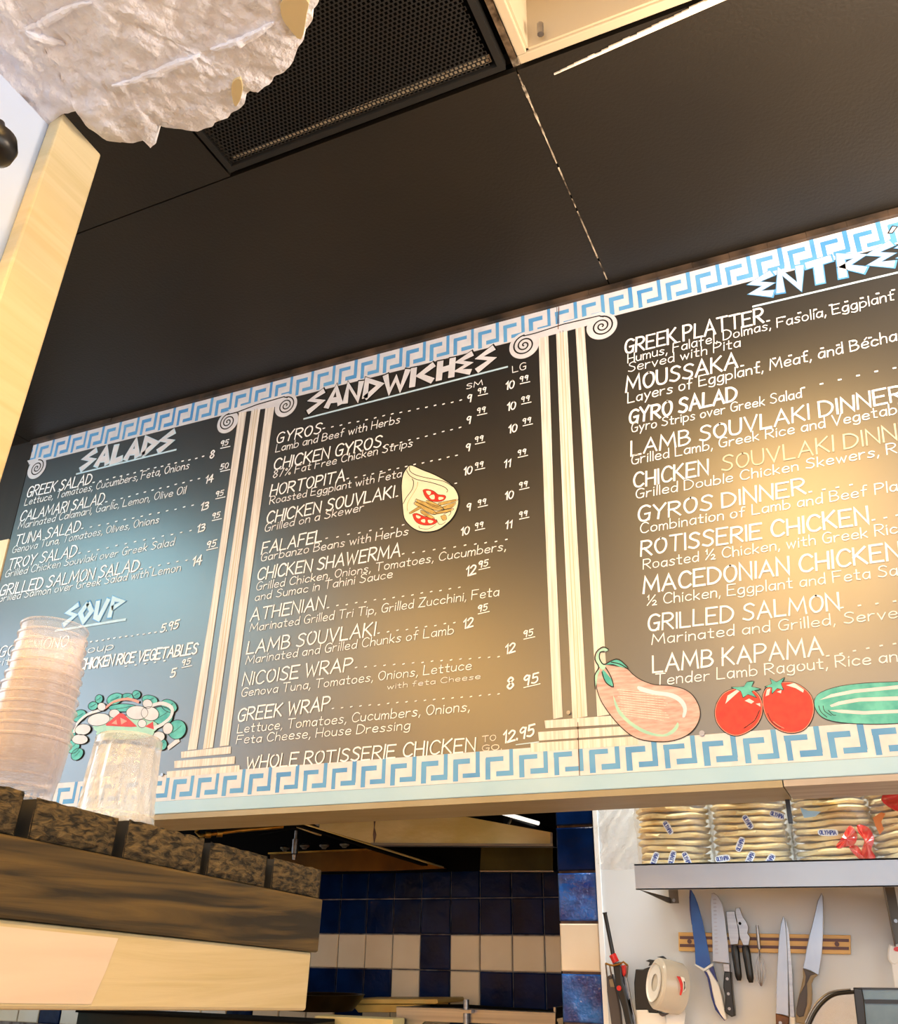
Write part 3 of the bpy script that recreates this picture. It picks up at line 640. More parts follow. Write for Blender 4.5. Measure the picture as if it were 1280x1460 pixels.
# painted pictures
def art(board, name, polys, lines):
    t = bpy.data.objects.new(name, None); link(t); t.parent = board
    for i,(pts,m_,sm,y) in enumerate(polys):
        b = MB(); poly_px(b, pts, y, sm); b.build('painted_area', M[m_], t)
    by = {}
    for pts,m_,w_,y in lines:
        b = by.setdefault(m_, MB()); line_px(b, smooth(pts,3) if len(pts) > 2 else pts, w_, y)
    for m_,b in by.items(): b.build('painted_outline', M[m_], t)
def ell(cx, cy, rx, ry, rot=0, n=20):
    c,s = math.cos(rot), math.sin(rot); return [(cx+rx*math.cos(2*math.pi*k/n)*c-ry*math.sin(2*math.pi*k/n)*s, cy+rx*math.cos(2*math.pi*k/n)*s+ry*math.sin(2*math.pi*k/n)*c) for k in range(n)]
# eggplant
E = crop(840,920,7.529)
body = E((100,270),(150,215),(290,230),(400,255),(470,320),(560,380),(700,430),(860,440),(1010,475),(1110,545),(1175,660),(1185,770),(1130,890),(1020,980),(850,1030),(640,1025),(480,980),(340,870),(220,730),(130,590),(85,450),(90,340))
art(B2,'painted_eggplant',
 [(body,'paint_mauve',4,-.0020),
  (E((260,540),(330,690),(450,820),(620,920),(790,960),(900,900),(950,830),(960,880),(900,950),(790,985),(600,950),(430,850),(300,710)),'paint_mint',3,-.0023),
  (E((530,440),(700,490),(900,520),(1010,590),(1050,680),(1030,770),(1000,770),(1010,690),(960,610),(850,555),(680,530),(540,490)),'paint_pale',3,-.0023),
  (E((200,40),(150,35),(90,80),(75,160),(110,235),(150,270),(180,230),(125,160),(115,90),(150,60),(180,70),(205,55)),'paint_mint',2,-.0024),
  (E((165,215),(230,175),(300,160),(380,200),(412,245),(330,235),(260,205)),'paint_teal',2,-.0024),
  (E((150,265),(210,330),(250,380),(262,445),(190,405),(140,330)),'paint_teal',2,-.0025),
  (E((120,265),(95,330),(85,400),(70,450),(60,400),(70,300)),'paint_mint',2,-.0025)],
 [(body+body[:1],'paint_black',2.4,-.00195)]+[(E((300+random.uniform(-10,60),480+k*24),(560,500+k*25),(860-random.uniform(0,80),520+k*26)),'paint_cream',.8,-.0022) for k in range(12)]+
 [(E((205,45),(150,22),(80,75),(65,160),(105,240),(60,330),(68,470)),'paint_black',1.6,-.0026),(E((165,75),(120,80),(115,150),(160,210),(240,170),(320,155),(412,235)),'paint_black',1.6,-.0026),(E((240,185),(330,205),(400,245),(420,250)),'paint_black',1.4,-.0027),(E((140,290),(180,400),(262,450),(235,340),(180,245)),'paint_black',1.4,-.0027)])
# tomatoes
Tm = crop(1010,950,4.741)
for k,(body,hl,stem) in enumerate([
  (Tm((60,250),(100,190),(160,160),(230,150),(310,170),(355,230),(360,320),(320,400),(250,450),(180,468),(110,440),(60,380),(46,310)), [Tm((115,255),(130,200),(190,160),(215,165),(170,205)),Tm((245,235),(275,220),(310,240),(290,255)),Tm((320,255),(350,250),(352,275))], Tm((158,145),(240,140),(260,110),(305,105),(290,140),(350,155),(290,170),(322,212),(268,190),(235,212),(220,170))),
  (Tm((385,160),(440,125),(540,110),(620,135),(690,200),(710,290),(690,370),(640,430),(560,450),(480,430),(410,370),(375,290),(368,210)), [Tm((385,205),(395,160),(420,150),(410,195)),Tm((525,130),(580,115),(645,160),(640,180),(590,150)),Tm((462,175),(495,160),(490,185))], Tm((385,140),(430,120),(420,88),(460,110),(512,80),(490,120),(505,160),(465,150),(430,185),(430,145)))]):
    art(B2,'painted_tomato',[(body,'paint_red',4,-.0020)]+[(h,'paint_white',0,-.0023) for h in hl]+[(stem,'paint_teal',0,-.0025)],
      [(body+body[:1],'paint_black',3,-.0018),(body+body[:1],'paint_pink',.9,-.0022),(stem+stem[:1],'paint_black',1.6,-.0024)]+([(Tm((345,300),(310,370),(240,420)),'paint_black',1,-.0024),(Tm((325,345),(290,390),(255,410)),'paint_pink',.8,-.0024)] if k == 0 else [(Tm((400,320),(430,380),(490,420)),'paint_black',1,-.0024),(Tm((440,375),(470,400),(510,420)),'paint_pink',.8,-.0024)]))
# cucumber
cu = Tm((720,225),(760,180),(880,140),(1050,118),(1280,108),(1560,100),(1640,180),(1620,300),(1480,370),(1280,385),(1100,390),(900,380),(780,350),(725,290))
art(B2,'painted_cucumber',[(cu,'paint_teal',4,-.0020)]+[(Tm(*p),'paint_white',0,-.0023) for p in [((750,230),(830,190),(980,160),(1280,130),(1500,125),(1500,145),(1280,155),(990,182),(830,212)),((820,265),(880,240),(1020,215),(1280,205),(1500,200),(1500,225),(1280,232),(1020,240),(890,262),(830,278)),((815,300),(900,295),(1050,305),(1280,295),(1500,290),(1500,310),(1280,318),(1050,328),(900,318))]],
  [(cu+cu[:1],'paint_black',2,-.0018)]+[(Tm(*p),'paint_black',.9,-.0024) for p in [((745,270),(760,310),(800,345)),((775,270),(785,305),(830,335)),((810,300),(840,330),(860,333))]])
# wrap
Wp = crop(560,655,11.636)
cone = Wp((270,110),(330,105),(500,180),(700,260),(900,370),(1020,470),(1095,620),(1080,800),(1000,970),(880,1090),(740,1180),(560,1210),(400,1180),(270,1090),(190,970),(165,760),(150,560),(150,400),(180,240))
def crs(c, r, m_='paint_pink'): return (ell(*Wp((c[0],c[1]))[0], r, r*.7), m_, 0, -.0026)
tom1 = Wp((505,520),(560,500),(680,530),(760,590),(860,600),(885,640),(840,690),(740,710),(620,690),(540,620)); tom2 = Wp((335,920),(400,900),(520,950),(640,970),(740,1030),(690,1080),(560,1100),(430,1070),(360,1000))
strips = [Wp(*p) for p in [((400,660),(440,680),(840,820),(820,850),(700,850),(400,720)),((370,720),(420,720),(720,880),(660,920),(380,760)),((280,890),(440,790),(470,820),(300,910)),((560,690),(640,700),(830,800),(820,840),(580,740)),((760,730),(1060,670),(1060,700),(800,770)),((840,790),(1050,720),(1000,800),(860,840)),((470,850),(520,860),(700,980),(640,990),(480,900)),((680,890),(1000,820),(960,870),(700,920)),((800,950),(880,930),(900,1000),(840,1020))]]
art(B1,'painted_wrap',[(cone,'paint_egg',4,-.0020),(tom1,'paint_red',2,-.0024),(tom2,'paint_red',2,-.0024)]+[(s,'paint_olive',0,-.0026-.00002*i) for i,s in enumerate(strips)]+[(Wp(*p),'paint_egg',2,-.0027) for p in [((560,530),(640,540),(620,600),(580,580)),((610,620),(690,590),(700,660),(650,670)),((770,630),(850,640),(830,670),(770,680)),((395,930),(470,960),(440,990),(400,970)),((480,1010),(540,1000),(540,1060),(480,1040)),((590,1010),(680,1030),(650,1065),(600,1060))]],
  [(cone+cone[:1],'paint_black',1.2,-.0021),(Wp((285,120),(290,200),(400,270),(600,320),(850,370),(1000,460)),'paint_black',.8,-.0023),(Wp((235,190),(290,280),(420,345),(640,390),(850,460),(915,520),(900,550)),'paint_black',.8,-.0023),(Wp((325,330),(350,380),(330,500),(230,640),(180,740)),'paint_black',.9,-.0023),(Wp((250,860),(245,760),(290,660),(400,480),(420,380)),'paint_olive',.6,-.0023),
   (tom1+tom1[:1],'paint_black',.5,-.0025),(tom2+tom2[:1],'paint_black',.5,-.0025),(Wp((440,1110),(460,1150),(600,1160),(720,1090)),'paint_black',.6,-.0025),(Wp((730,1000),(770,1080),(830,1080),(880,1040)),'paint_black',.6,-.0025),(Wp((850,920),(950,870),(970,900),(930,945)),'paint_black',.6,-.0029)]+[(s+s[:1],'paint_black',.45,-.0029) for s in strips])
# salad garland
G = crop(90,980,7.111)
def ring(cx,cy,rx,ry,rot=0): return ell(*G((cx,cy))[0], rx/7.111, ry/7.111, rot)
gl = [(170,290,75,55,-.6),(310,190,50,42,-.4),(370,120,38,45,.3),(530,120,85,55,-.4),(660,100,60,38,0),(750,75,42,42,.6),(885,130,80,48,.2),(1080,190,85,60,.5),(1160,430,90,100,.5),(1000,580,60,60,0),(110,600,60,75,.5),(150,680,50,70,.8),(90,480,45,60,0),(620,210,150,40,0),(1010,290,110,90,.2)]
wl = [(370,330,115,62,-.15),(760,260,110,70,0),(890,270,90,70,.2),(210,430,80,55,-.2),(180,530,80,50,0),(400,200,42,42,0),(865,170,50,45,.3),(810,370,42,42,0),(1070,420,50,60,.3),(530,270,55,45,0),(980,500,60,50,0),(640,400,330,110,0),(640,470,300,60,0)]
art(B1,'painted_salad',[(ring(*g),'paint_teal',0,-.0020-.00003*i) for i,g in enumerate(gl)]+[(ring(*g),'paint_mint' if i in (0,1) else 'paint_white',0,-.0030-.00003*i) for i,g in enumerate(wl[::-1])]+
  [(G((440,380),(580,265),(620,270),(760,400),(700,405),(450,392)),'paint_red',0,-.0036),(G((840,400),(920,350),(930,430)),'paint_red',0,-.0036),(G((590,310),(660,345),(600,380)),'paint_pink',0,-.0038),(G((500,370),(550,330),(560,380)),'paint_pink',0,-.0038),(G((1060,600),(1170,510),(1190,550),(1070,640)),'paint_white',0,-.0019)],
  [(ring(*g)+ring(*g)[:1],'paint_black',.8,-.0029) for g in gl]+[(ring(*g)+ring(*g)[:1],'paint_black',.7,-.0035) for g in wl[:11]]+
  [(G((120,450),(150,370),(250,280),(380,235)),'paint_white',4,-.0032),(G((430,220),(520,150),(660,120),(770,150)),'paint_pink',3.4,-.0032),(G((900,190),(1010,165),(1110,210),(1100,300),(1010,380),(940,410)),'paint_white',5,-.0034)]+
  [(G((g[0]-g[2]*.5,g[1]+g[3]*.3),(g[0],g[1]),(g[0]+g[2]*.5,g[1]-g[3]*.4)),'paint_black',.6,-.00295) for g in gl])
b = MB(); c = at(1001,1046,0); b.tube([(c.x,-.004,c.z),(c.x,.0,c.z)], .005, 12); b.build('screw', M['steel'], B2)
b = MB(); c = at(811,1016.5,0); b.tube([(c.x,-.004,c.z),(c.x,.0,c.z)], .004, 12); b.build('screw', M['steel'], B1)
b = MB(); c = at(232,1105,0); b.tube([(c.x,-.004,c.z),(c.x,.0,c.z)], .004, 12); b.build('screw', M['steel'], B1)

# ------------------------------------------------------------------ kitchen behind the boards
YW = .7; YB = 1.3
def W(px, py, off=0): return at(px, py, YW-off)
def slab(mb, pts, Y, th, ins=0, rs=0):            # plate with real thickness: front face outline on plane y=Y
    P = [at(p[0],p[1],Y) for p in pts]
    mb.prism(P, (0,th,0), ins, rs)
def kitchen():
    xp0 = at(790,1150,YW).x; xp1 = at(846,1150,YW).x
    b = MB(); b.box((xp1,YW,0),(2.75,YW+.1,H+.2)); wk = struct(b.build('wall_kitchen', M['whitewall']))
    b = MB(); b.box((xp0+.004,YW+.006,0),(xp1-.001,YW+.1,H+.2)); pl = struct(b.build('wall_pilaster', M['grout']))
    # tiles of the pilaster
    ph = .1108; zz = at(820,1382.5,YW).z
    me = None
    rows = {}
    def tile(parent, x0, x1, z0, z1, Y, m_, th=.008):
        b = MB(); e = .0015
        P = [(x0,Y,z0),(x1,Y,z0),(x1,Y+th,z0),(x0,Y+th,z0),(x0,Y,z1),(x1,Y,z1),(x1,Y+th,z1),(x0,Y+th,z1)]
        b.v = [Vector(p) for p in [(x0,Y+th,z0),(x1,Y+th,z0),(x1,Y+th,z1),(x0,Y+th,z1),(x0,Y+.002,z0),(x1,Y+.002,z0),(x1,Y+.002,z1),(x0,Y+.002,z1),(x0+.003,Y,z0+.003),(x1-.003,Y,z0+.003),(x1-.003,Y,z1-.003),(x0+.003,Y,z1-.003)]]
        b.f = [(0,1,5,4),(1,2,6,5),(2,3,7,6),(3,0,4,7),(4,5,9,8),(5,6,10,9),(6,7,11,10),(7,4,8,11),(8,9,10,11)]
        return b.build('tile', m_, parent)
    ys = [1157+22, 1245, 1316, 1385, 1460+0]
    zs = [at(820,1460,YW).z, at(825,1387,YW).z, at(822,1315,YW).z, at(820,1243,YW).z, at(818,1178,YW).z]
    zs = [zs[0]-.11]+zs+[zs[-1]+.11, zs[-1]+.22]
    cols = ['tile_blue','tile_bright','tile_white','tile_bright','tile_blue','tile_blue','tile_blue','tile_blue']
    for i in range(len(zs)-1): tile(pl, xp0+.003, xp1-.004, zs[i]+.003, zs[i+1]-.003, YW-.001, M[cols[i]])
    tile(pl, xp0+.003, xp1-.004, zs[0]-.108, zs[0]-.003, YW-.001, M['tile_blue'])
    # side of the pilaster and the back wall
    b = MB(); b.box((xp0,YW+.008,0),(xp0+.004,YB,H+.2)); b.build('side_face', M['blackm'], pl)
    b = MB(); b.box((-4.4,YB+.006,0),(xp0+.004,YB+.1,H+.2)); wb = struct(b.build('wall_cooking', M['grout_lt']))
    xc = [at(x,1331,YB).x for x in (483,521.4,560,599.4,642,684,730,775.8)]; p = .1095
    left = [xc[0]-p*k for k in range(26,0,-1)]; X = left+xc+[xp0+.002]
    zr = [at(600,y,YB).z for y in (1433.5,1382.8,1332.3,1281.3,1231)]; zr = [zr[0]-.112]+zr+[zr[-1]+.11]
    i0 = len(left)   # index of tile starting at xc[0]
    for i in range(len(X)-1):
        for r in range(len(zr)-1):
            k = i-i0
            if r >= 3 and k < -9: continue
            if r == 2: c = 'tile_blue' if k == 3 else 'tile_white'
            elif r == 1: c = 'tile_white' if k in (2,4) or (k < -3 and k % 5) else 'tile_blue'
            elif r == 0: c = 'tile_white' if (k % 4) else 'tile_blue'
            else: c = 'tile_blue'
            tile(wb, X[i]+.0018, X[i+1]-.0018, zr[r]+.0018, zr[r+1]-.0018, YB-.001, M[c], .006)
    # kitchen far corners
    b = MB(); b.box((-4.4,0.2,0),(-4.3,YB,H+.2)); b.build('end_face', M['creamwall'], wb)
    # painted edge strip of the white wall
    b = MB(); b.box((xp1-.003,YW-.004,0),(xp1+.010,YW-.0005,H)); struct(b.build('trim_4', M['white_pl'], bevel=.001))
    return wk, xp0, xp1
wk, XP0, XP1 = kitchen()

# cooking hood
def hood():
    t = thing('cooking_hood', at(500,1200,.8), 'greasy stainless cooking hood hanging under the menu boards', 'hood')
    b = MB(); slab(b, [(455,1090),(455,1181),(533,1204),(787,1205.5),(787,1187),(628,1158),(560,1100)], .8, .03); b.build('front_panel', M['hood'], t)
    b = MB(); slab(b, [(528,1201.5),(788,1203),(788,1206.5),(531,1205)], .79, .045); b.build('front_lip', M['steel'], t)
    b = MB(); slab(b, [(784.5,1187),(787.5,1187),(787.5,1205),(784.5,1205)], .792, .04); b.build('corner_lip', M['steel'], t)
    b = MB(); slab(b, [(532,1164),(535,1170),(533.5,1180),(536,1190),(533,1203),(531.5,1190),(533,1178)], .798, .003); b.build('torn_seam', M['grout'], t)
    b = MB(); slab(b, [(430,1165),(453,1168),(453,1178)], .79, .02); b.build('corner_gusset', M['steel_soft'], t)
    a, c = at(405,1166,.78), at(634,1238,1.24)
    b = MB(); u = Vector((0,0,.012)); v = Vector((.010,0,0)); b.hexa([a-u-v,a-u+v,c-u+v,c-u-v,a+u-v,a+u+v,c+u+v,c+u-v]); b.build('side_rail', M['blackm'], t)
    b = MB(); d = Vector((0,-.012,-.006)); 
    b.tube([a+u*.6+d, c+u*.6+d], .0035, 6); b.build('rail_edge', M['hood'], t)
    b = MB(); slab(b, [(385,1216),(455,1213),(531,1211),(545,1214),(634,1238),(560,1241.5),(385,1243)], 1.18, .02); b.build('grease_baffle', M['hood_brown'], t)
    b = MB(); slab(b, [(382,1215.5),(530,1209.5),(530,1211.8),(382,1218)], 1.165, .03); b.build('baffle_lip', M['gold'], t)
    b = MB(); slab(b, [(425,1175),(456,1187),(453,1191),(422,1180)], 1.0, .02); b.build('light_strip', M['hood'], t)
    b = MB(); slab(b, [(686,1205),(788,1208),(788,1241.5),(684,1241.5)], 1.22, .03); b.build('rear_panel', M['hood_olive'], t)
    b = MB(); slab(b, [(684,1241.2),(789,1241.2),(789,1243),(684,1243)], 1.21, .045); b.build('rear_lip', M['steel'], t)
    # black sheets that paint the shade inside the hood
    z0 = at(600,1243,1.25).z
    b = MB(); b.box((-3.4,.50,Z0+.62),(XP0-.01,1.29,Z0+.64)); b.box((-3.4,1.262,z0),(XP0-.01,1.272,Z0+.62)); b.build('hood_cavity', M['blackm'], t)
    for x,y in ((406,1211),(434,1208),(462,1207.5),(491,1206)):
        b = MB(); c = at(x,y,1.05); b.lathe([(.003,-.004),(.007,-.006),(.009,-.002),(.015,.001),(.017,.005),(.013,.008),(.006,.012)], 16, c); b.build('nozzle', M['steel'], t, True)
    b = MB(); c = at(421,1205,.98); b.lathe([(.006,-.045),(.008,-.03),(.005,-.028),(.011,-.026),(.011,.018),(.006,.02),(.006,.045)], 12, c); b.build('sensor', M['steel'], t, True)
    b = MB(); P = [at(283,1176,.8),at(280,1186,.8),at(286,1192,.8),at(296,1190,.8),at(340,1184,.86),at(404,1178.5,.95)]; b.tube(P, .0065, 10); b.build('pipe', M['gold'], t, True)
    b = MB(); q = at(313,1188.5,.82); r = at(297,1190,.8)
    for c in (q,r): b.tube([c+Vector((-.006,-.006,-.0006)),c+Vector((.006,.006,.0006))], .011, 10)
    b.build('pipe_coupling', M['gold'], t, True)
    b = MB(); slab(b, [(238,1168),(420,1165),(420,1170),(330,1170.5),(238,1177)], .62, .02); b.build('left_rim', M['hood'], t)
    b = MB(); slab(b, [(365,1190),(420,1180),(420,1172),(365,1168)], .99, .02); b.build('cavity_brace', M['blackm'], t)
    d = thing('exhaust_pipe', at(760,1180,1.1), 'black rounded pipe in the dark gap above the stainless hood', 'pipe')
    b = MB(); b.tube([at(722,1166,1.05),at(800,1196,1.2)], .021, 14); b.build('pipe', M['black'], d, True)
    b = MB(); b.tube([at(725,1167,1.047),at(727,1167.8,1.05)], .0225, 14); b.build('collar', M['steel'], d, True)
    b = MB(); b.tube([at(712,1158,1.0),at(768,1174,1.1)], .006, 10); o = b.build('fluorescent_tube', M['tube_cool'], None, True); tag(o, 'white lamp tube beside the black pipe above the hood', 'lamp tube')
hood()

# cooking line under the hood
def line():
    zc = at(500,1448,.9).z
    b = MB(); b.box((-3.2,.60,.05),(XP0-.06,1.29,zc-.12)); r = b.build('cooking_range', M['hood'], None, bevel=.004); tag(r, 'stainless cooking range standing below the hood', 'range')
    zt = zc-.12
    t = thing('griddle', (-1.6,.9,zt), 'dark greasy griddle with a black rim left of the range', 'griddle')
    a = at(112,1441,.66); c = at(447,1441,.66)
    b = MB(); b.box((a.x,.66,zt),(c.x,.774,a.z-.004)); b.build('body', M['griddle'], t)
    b = MB(); b.box((a.x-.004,.652,a.z-.004),(c.x,.774,a.z+.002)); b.build('rim', M['blackm'], t)
    # steel top plate
    a = at(448,1448,.78); c = at(566,1448,.78)
    b = MB(); b.box((a.x,.78,zt),(c.x-.012,.852,a.z)); o = b.build('steel_plate', M['hood'], None, bevel=.003); tag(o, 'yellowish stainless block beside the frying basket', 'steel block')
    # pan
    t = thing('frying_pan', at(470,1446,1.0), 'black oily frying pan behind the end of the cream beam', 'pan')
    c = at(455,1446,.98); c.z = a.z+.001
    b = MB(); b.lathe([(.001,0),(.10,0),(.125,.03),(.135,.044),(.128,.044),(.118,.03),(.095,.006),(.001,.006)], 40, c, caps=False); b.build('bowl', M['gold_blk'], t, True)
    b = MB(); b.tube([c+Vector((-.12,.0,.035)),c+Vector((-.2,.0,.06)),c+Vector((-.33,.0,.075))], [.01,.011,.009], 10); b.build('handle', M['black'], t, True)
    # cutting boards
    for i,(pts,lab) in enumerate([([(494,1424.5),(622,1424.5),(624,1427),(624,1430),(621,1431.5),(494,1431.5)], 'yellow cutting board, upper of the two behind the frying basket'),([(502,1432.5),(600,1432.5),(600,1443.5),(510,1443.5)],'thick yellow cutting board, lower of the two behind the frying basket')]):
        b = MB(); slab(b, pts, 1.05-.0*i, .2); o = b.build('cutting_board', M['board_yellow'], None, bevel=.002); tag(o, lab, 'cutting board', 'yellow cutting boards')
    # fryer basket frame
    t = thing('fryer_rack', at(680,1450,.9), 'stainless frying rack with an upright rod in front of the tiles', 'rack')
    b = MB(); slab(b, [(565,1435),(640,1437),(792,1443.5),(792,1464),(770,1464),(765,1462),(605,1457),(600,1462),(565,1462)], .86, .012, .0015, .001); b.build('front_band', M['steel'], t)
    b = MB(); slab(b, [(566,1433),(655,1432),(792,1441),(792,1443.5),(640,1438),(566,1435.5)], 1.08, .02); b.build('rear_band', M['blackm'], t)
    b = MB(); slab(b, [(565,1457),(590,1457),(590,1475),(565,1475)], .86, .02); b.build('leg', M['steel'], t)
    b = MB(); slab(b, [(770,1457),(792,1457),(792,1475),(770,1475)], .86, .02); b.build('leg', M['steel'], t)
    c = at(664.5,1460,.85); d = at(664.5,1425,.85)
    b = MB(); b.tube([c-Vector((0,0,.05)),d], .0075, 12); b.build('rod', M['steel'], t, True)
    c = at(664.5,1442,.84); b = MB(); b.box((c.x-.022,.836,c.z-.004),(c.x+.016,.856,c.z+.004)); b.build('clip', M['steel'], t)
    for x in (566,790):
        a = at(x,1440,.868); b = MB(); b.box((a.x-.003,.872,a.z-.02),(a.x+.003,1.08,a.z+.006)); b.build('side_band', M['steel'], t)
line()

# steel wall shelf with bags
def shelf():
    t = thing('wall_shelf', (.2,.54,at(905,1268,.385).z), 'long stainless wall shelf on brackets carrying bags of pita bread', 'shelf')
    x0 = at(905,1250,.385).x; z1 = at(905,1232,.385).z; z0 = at(905,1268.5,.385).z
    b = MB(); b.box((x0,.385,z0),(1.7,.388,z1)); b.box((x0,.385,z1-.003),(1.7,YW-.001,z1)); b.box((x0,.385,z0),(1.7,.40,z0+.002)); b.build('shelf_plate', M['steel_soft'], t)
    for px,py in ((955,1271),(1275,1271)):
        x = at(px,1290,YW).x if px < 1000 else at(1268,1312,.68).x
        b = MB(); zb = at(955,1288,YW).z if px < 1000 else at(1275,1350,.66).z
        P = [Vector((x,.392,z0)),Vector((x,YW-.001,z0)),Vector((x,YW-.001,zb-.0)),Vector((x,YW-.03,zb))]
        b.prism(P, (.003,0,0)); b.box((x,YW-.004,zb),(x+.022,YW-.001,z0+.05)); o = b.build('bracket', M['bracket'], t)
        b = MB(); c = Vector((x+.012,YW-.006,(zb+z0)/2)); b.tube([c,c+Vector((0,-.004,0))],.004,8); b.build('screw', M['steel'], t)
    return z1
ZS = shelf()
def strokes_label(parent, text, c, w, h, m_, rot=0):     # tiny printed word on a label, plane facing the room
    lay, wd = layout(text, .2); sx = w/wd; b = MB(); cr, sr = math.cos(rot), math.sin(rot)
    for ch,x in lay:
        for st in GL[ch]:
            pts = []
            for (a,d) in st:
                u = (x+a)*sx-w/2; v = d*h-h/2; pts.append((c.x+u*cr-v*sr, c.z+u*sr+v*cr))
            ribbon(b, pts, h*.2, c.y)
    b.build('label_print', M[m_], parent)
def label(parent, text, px, py, Y, w, h, rot):
    c = at(px,py,Y); b = MB(); n = 16; cr, sr = math.cos(rot), math.sin(rot)
    pts = []
    for k in range(n):
        a = 2*math.pi*k/n; u = (w*.62)*math.copysign(abs(math.cos(a))**.6, math.cos(a)); v = h*.95*math.copysign(abs(math.sin(a))**.6, math.sin(a)); pts.append(Vector((c.x+u*cr-v*sr, c.y, c.z+u*sr+v*cr)))
    b.add(pts, [tuple(range(n))]); b.build('printed_label', M['white_pl'], parent); strokes_label(parent, text, c-Vector((0,.0006,0)), w, h, 'label_blue', rot)
def bags():
    Y0 = .53
    spec = [(962,.081,'leftmost bag on the shelf',12),(1072,.081,'second bag on the shelf',12),(1190,.081,'bag with the red print',12),(1304,.081,'bag at the right edge',12)]
    ORD = ['lowest','second','third','fourth','fifth','sixth','seventh','eighth','ninth','tenth','eleventh','topmost']
    for i,(px,R,where,n) in enumerate(spec):
        cx = at(px,1200,Y0).x; rnd = random.Random(20+i); base = None
        # pitas: soft discs stacked flat
        for k in range(n):
            b = MB(); a1,a2,a3 = rnd.random()*6,rnd.random()*6,rnd.random()*6; tl = rnd.uniform(-.05,.05)
            th = .0145; rr = R*rnd.uniform(.96,1.02)
            b.lathe([(.001,0),(rr*.7,.0002),(rr*.96,.002),(rr,.006),(rr*.97,.0105),(rr*.75,.0125),(rr*.3,.0128),(.001,.0128)], 28, (0,0,0), rf=lambda a,z: 1+.02*math.sin(2*a+a1)+.012*math.sin(3*a+a2), caps=False)
            for v in b.v:
                q = math.hypot(v.x,v.y)/rr; an = math.atan2(v.y,v.x); v.z += q*q*.0028*math.sin(2*an+a3*.25+i)+ .0012*math.sin(5*an+a3)*q
            zb = ZS+.003+k*th*.98
            for v in b.v: v += Vector((cx+rnd.uniform(-.004,.004), Y0+rnd.uniform(-.004,.004), zb))
            o = b.build('pita_bread', M['pita'], None, True)
            tag(o, ORD[k]+(' pita bread' if k in (0,11) else ' pita bread up')+' of the stack in the '+where, 'bread', 'pita breads in the '+where)
        # bag film
        top = ZS+.003+n*th+.012
        t = thing('bread_bag', (cx,Y0,ZS+.001), ['clear bag of pita bread, leftmost on the steel shelf, its empty film crinkled','clear plastic bag of pita bread, second from the left on the steel shelf','clear plastic bag of pita bread with crumpled red print, right of the hanging black strip','clear plastic bag of pita bread at the right edge of the steel shelf'][i], 'bag', 'bread bags on the shelf')
        b = MB(); seg = 56; prof = [(.3,-.0),(.9,0),(1.02,.006),(1.035,.03),(1.03,.08),(1.035,.13),(1.02,(top-ZS)-.008),(.8,(top-ZS)+.004),(.3,(top-ZS)+.006)]
        nz = 7; pr = []
        for j in range(len(prof)-1):
            for q in range(3): pr.append((prof[j][0]+(prof[j+1][0]-prof[j][0])*q/3, prof[j][1]+(prof[j+1][1]-prof[j][1])*q/3))
        pr.append(prof[-1]); b.lathe([(R*1.015*r,z) for r,z in pr], seg, (0,0,0))
        for v in b.v:
            p = Vector((v.x*26+i*9, v.y*26, v.z*26)); d = noise.noise(p)*.004+abs(noise.noise(p*2.3))*.003
            q = Vector((v.x,v.y,0)); q = q.normalized() if q.length > 1e-5 else q; v += q*d
            v.x *= 1.03
            v.z = max(0, v.z); v += Vector((cx,Y0,ZS+.0015))
        b.build('film', M['bag'], t, True)
        if i in (0,1):      # gathered empty end of the bag
            b = MB(); nU,nV = 14,12; sx = -1 if i == 0 else 1; L = .10 if i == 0 else .022
            for s_ in (0,1):
                bb = len(b.v)
                for u in range(nU+1):
                    for v_ in range(nV+1):
                        fu = u/nU; fv = v_/nV; hh = (top-ZS)*(1.0-.25*fu)
                        y = Y0+(s_*2-1)*.03*(1-fu)+.014*math.sin(fu*9+fv*11+s_*2)
                        b.v.append(Vector((cx+sx*(R*.97+L*fu+.006*math.sin(fv*13+i)), y, ZS+.0015+hh*fv*.98+.0*fu)))
                for u in range(nU):
                    for v_ in range(nV):
                        k = bb+u*(nV+1)+v_; b.f.append((k,k+1,k+nV+2,k+nV+1))
            b.build('gathered_film', M['bag'], t, True)
        yf = Y0-R*1.13
        L = {0:[(952,1180,-1.1),(958,1223,1.2),(979,1225,-1.2),(933,1225,1.1)],1:[(1066,1172,-1.1),(1055,1204,1.1),(1030,1224,.1),(1069,1224,1.0),(1108,1162,-.35),(1097,1227,.9)],2:[(1180,1187,-.05)],3:[]}[i]
        for (lx,ly,rot) in L: label(t, 'OLYMPIA', lx, ly, yf-.002, .026 if i < 2 else .032, .0075, rot)
        if i == 2:
            for (pts) in ([(1192,1206),(1200,1194),(1208,1180),(1214,1178),(1222,1190),(1218,1204),(1206,1207),(1196,1210)],[(1222,1176),(1238,1180),(1246,1196),(1242,1212),(1248,1222),(1236,1228),(1228,1214),(1232,1198),(1224,1188)],[(1210,1208),(1222,1206),(1232,1222),(1224,1224)]):
                b = MB(); n_ = len(pts); c0 = at(sum(p[0] for p in pts)/n_, sum(p[1] for p in pts)/n_, yf-.012)
                ps = smooth(pts,3,True); P = [at(p[0],p[1],yf+.004*math.sin(k*1.7)-.003) for k,p in enumerate(ps)]
                b.v = [c0]+P+[p+Vector((0,.003,0)) for p in P]; m_ = len(P)
                b.f = [(0,1+k,1+(k+1)%m_) for k in range(m_)]+[(1+k,1+m_+k,1+m_+(k+1)%m_,1+(k+1)%m_) for k in range(m_)]
                b.build('red_print', M['redbag'], t, False)
            b = MB(); slab(b, [(1140,1151),(1152,1156),(1170,1157),(1162,1164),(1146,1166)], yf-.004, .002); b.build('blue_tab', M['trim_blue'], t)
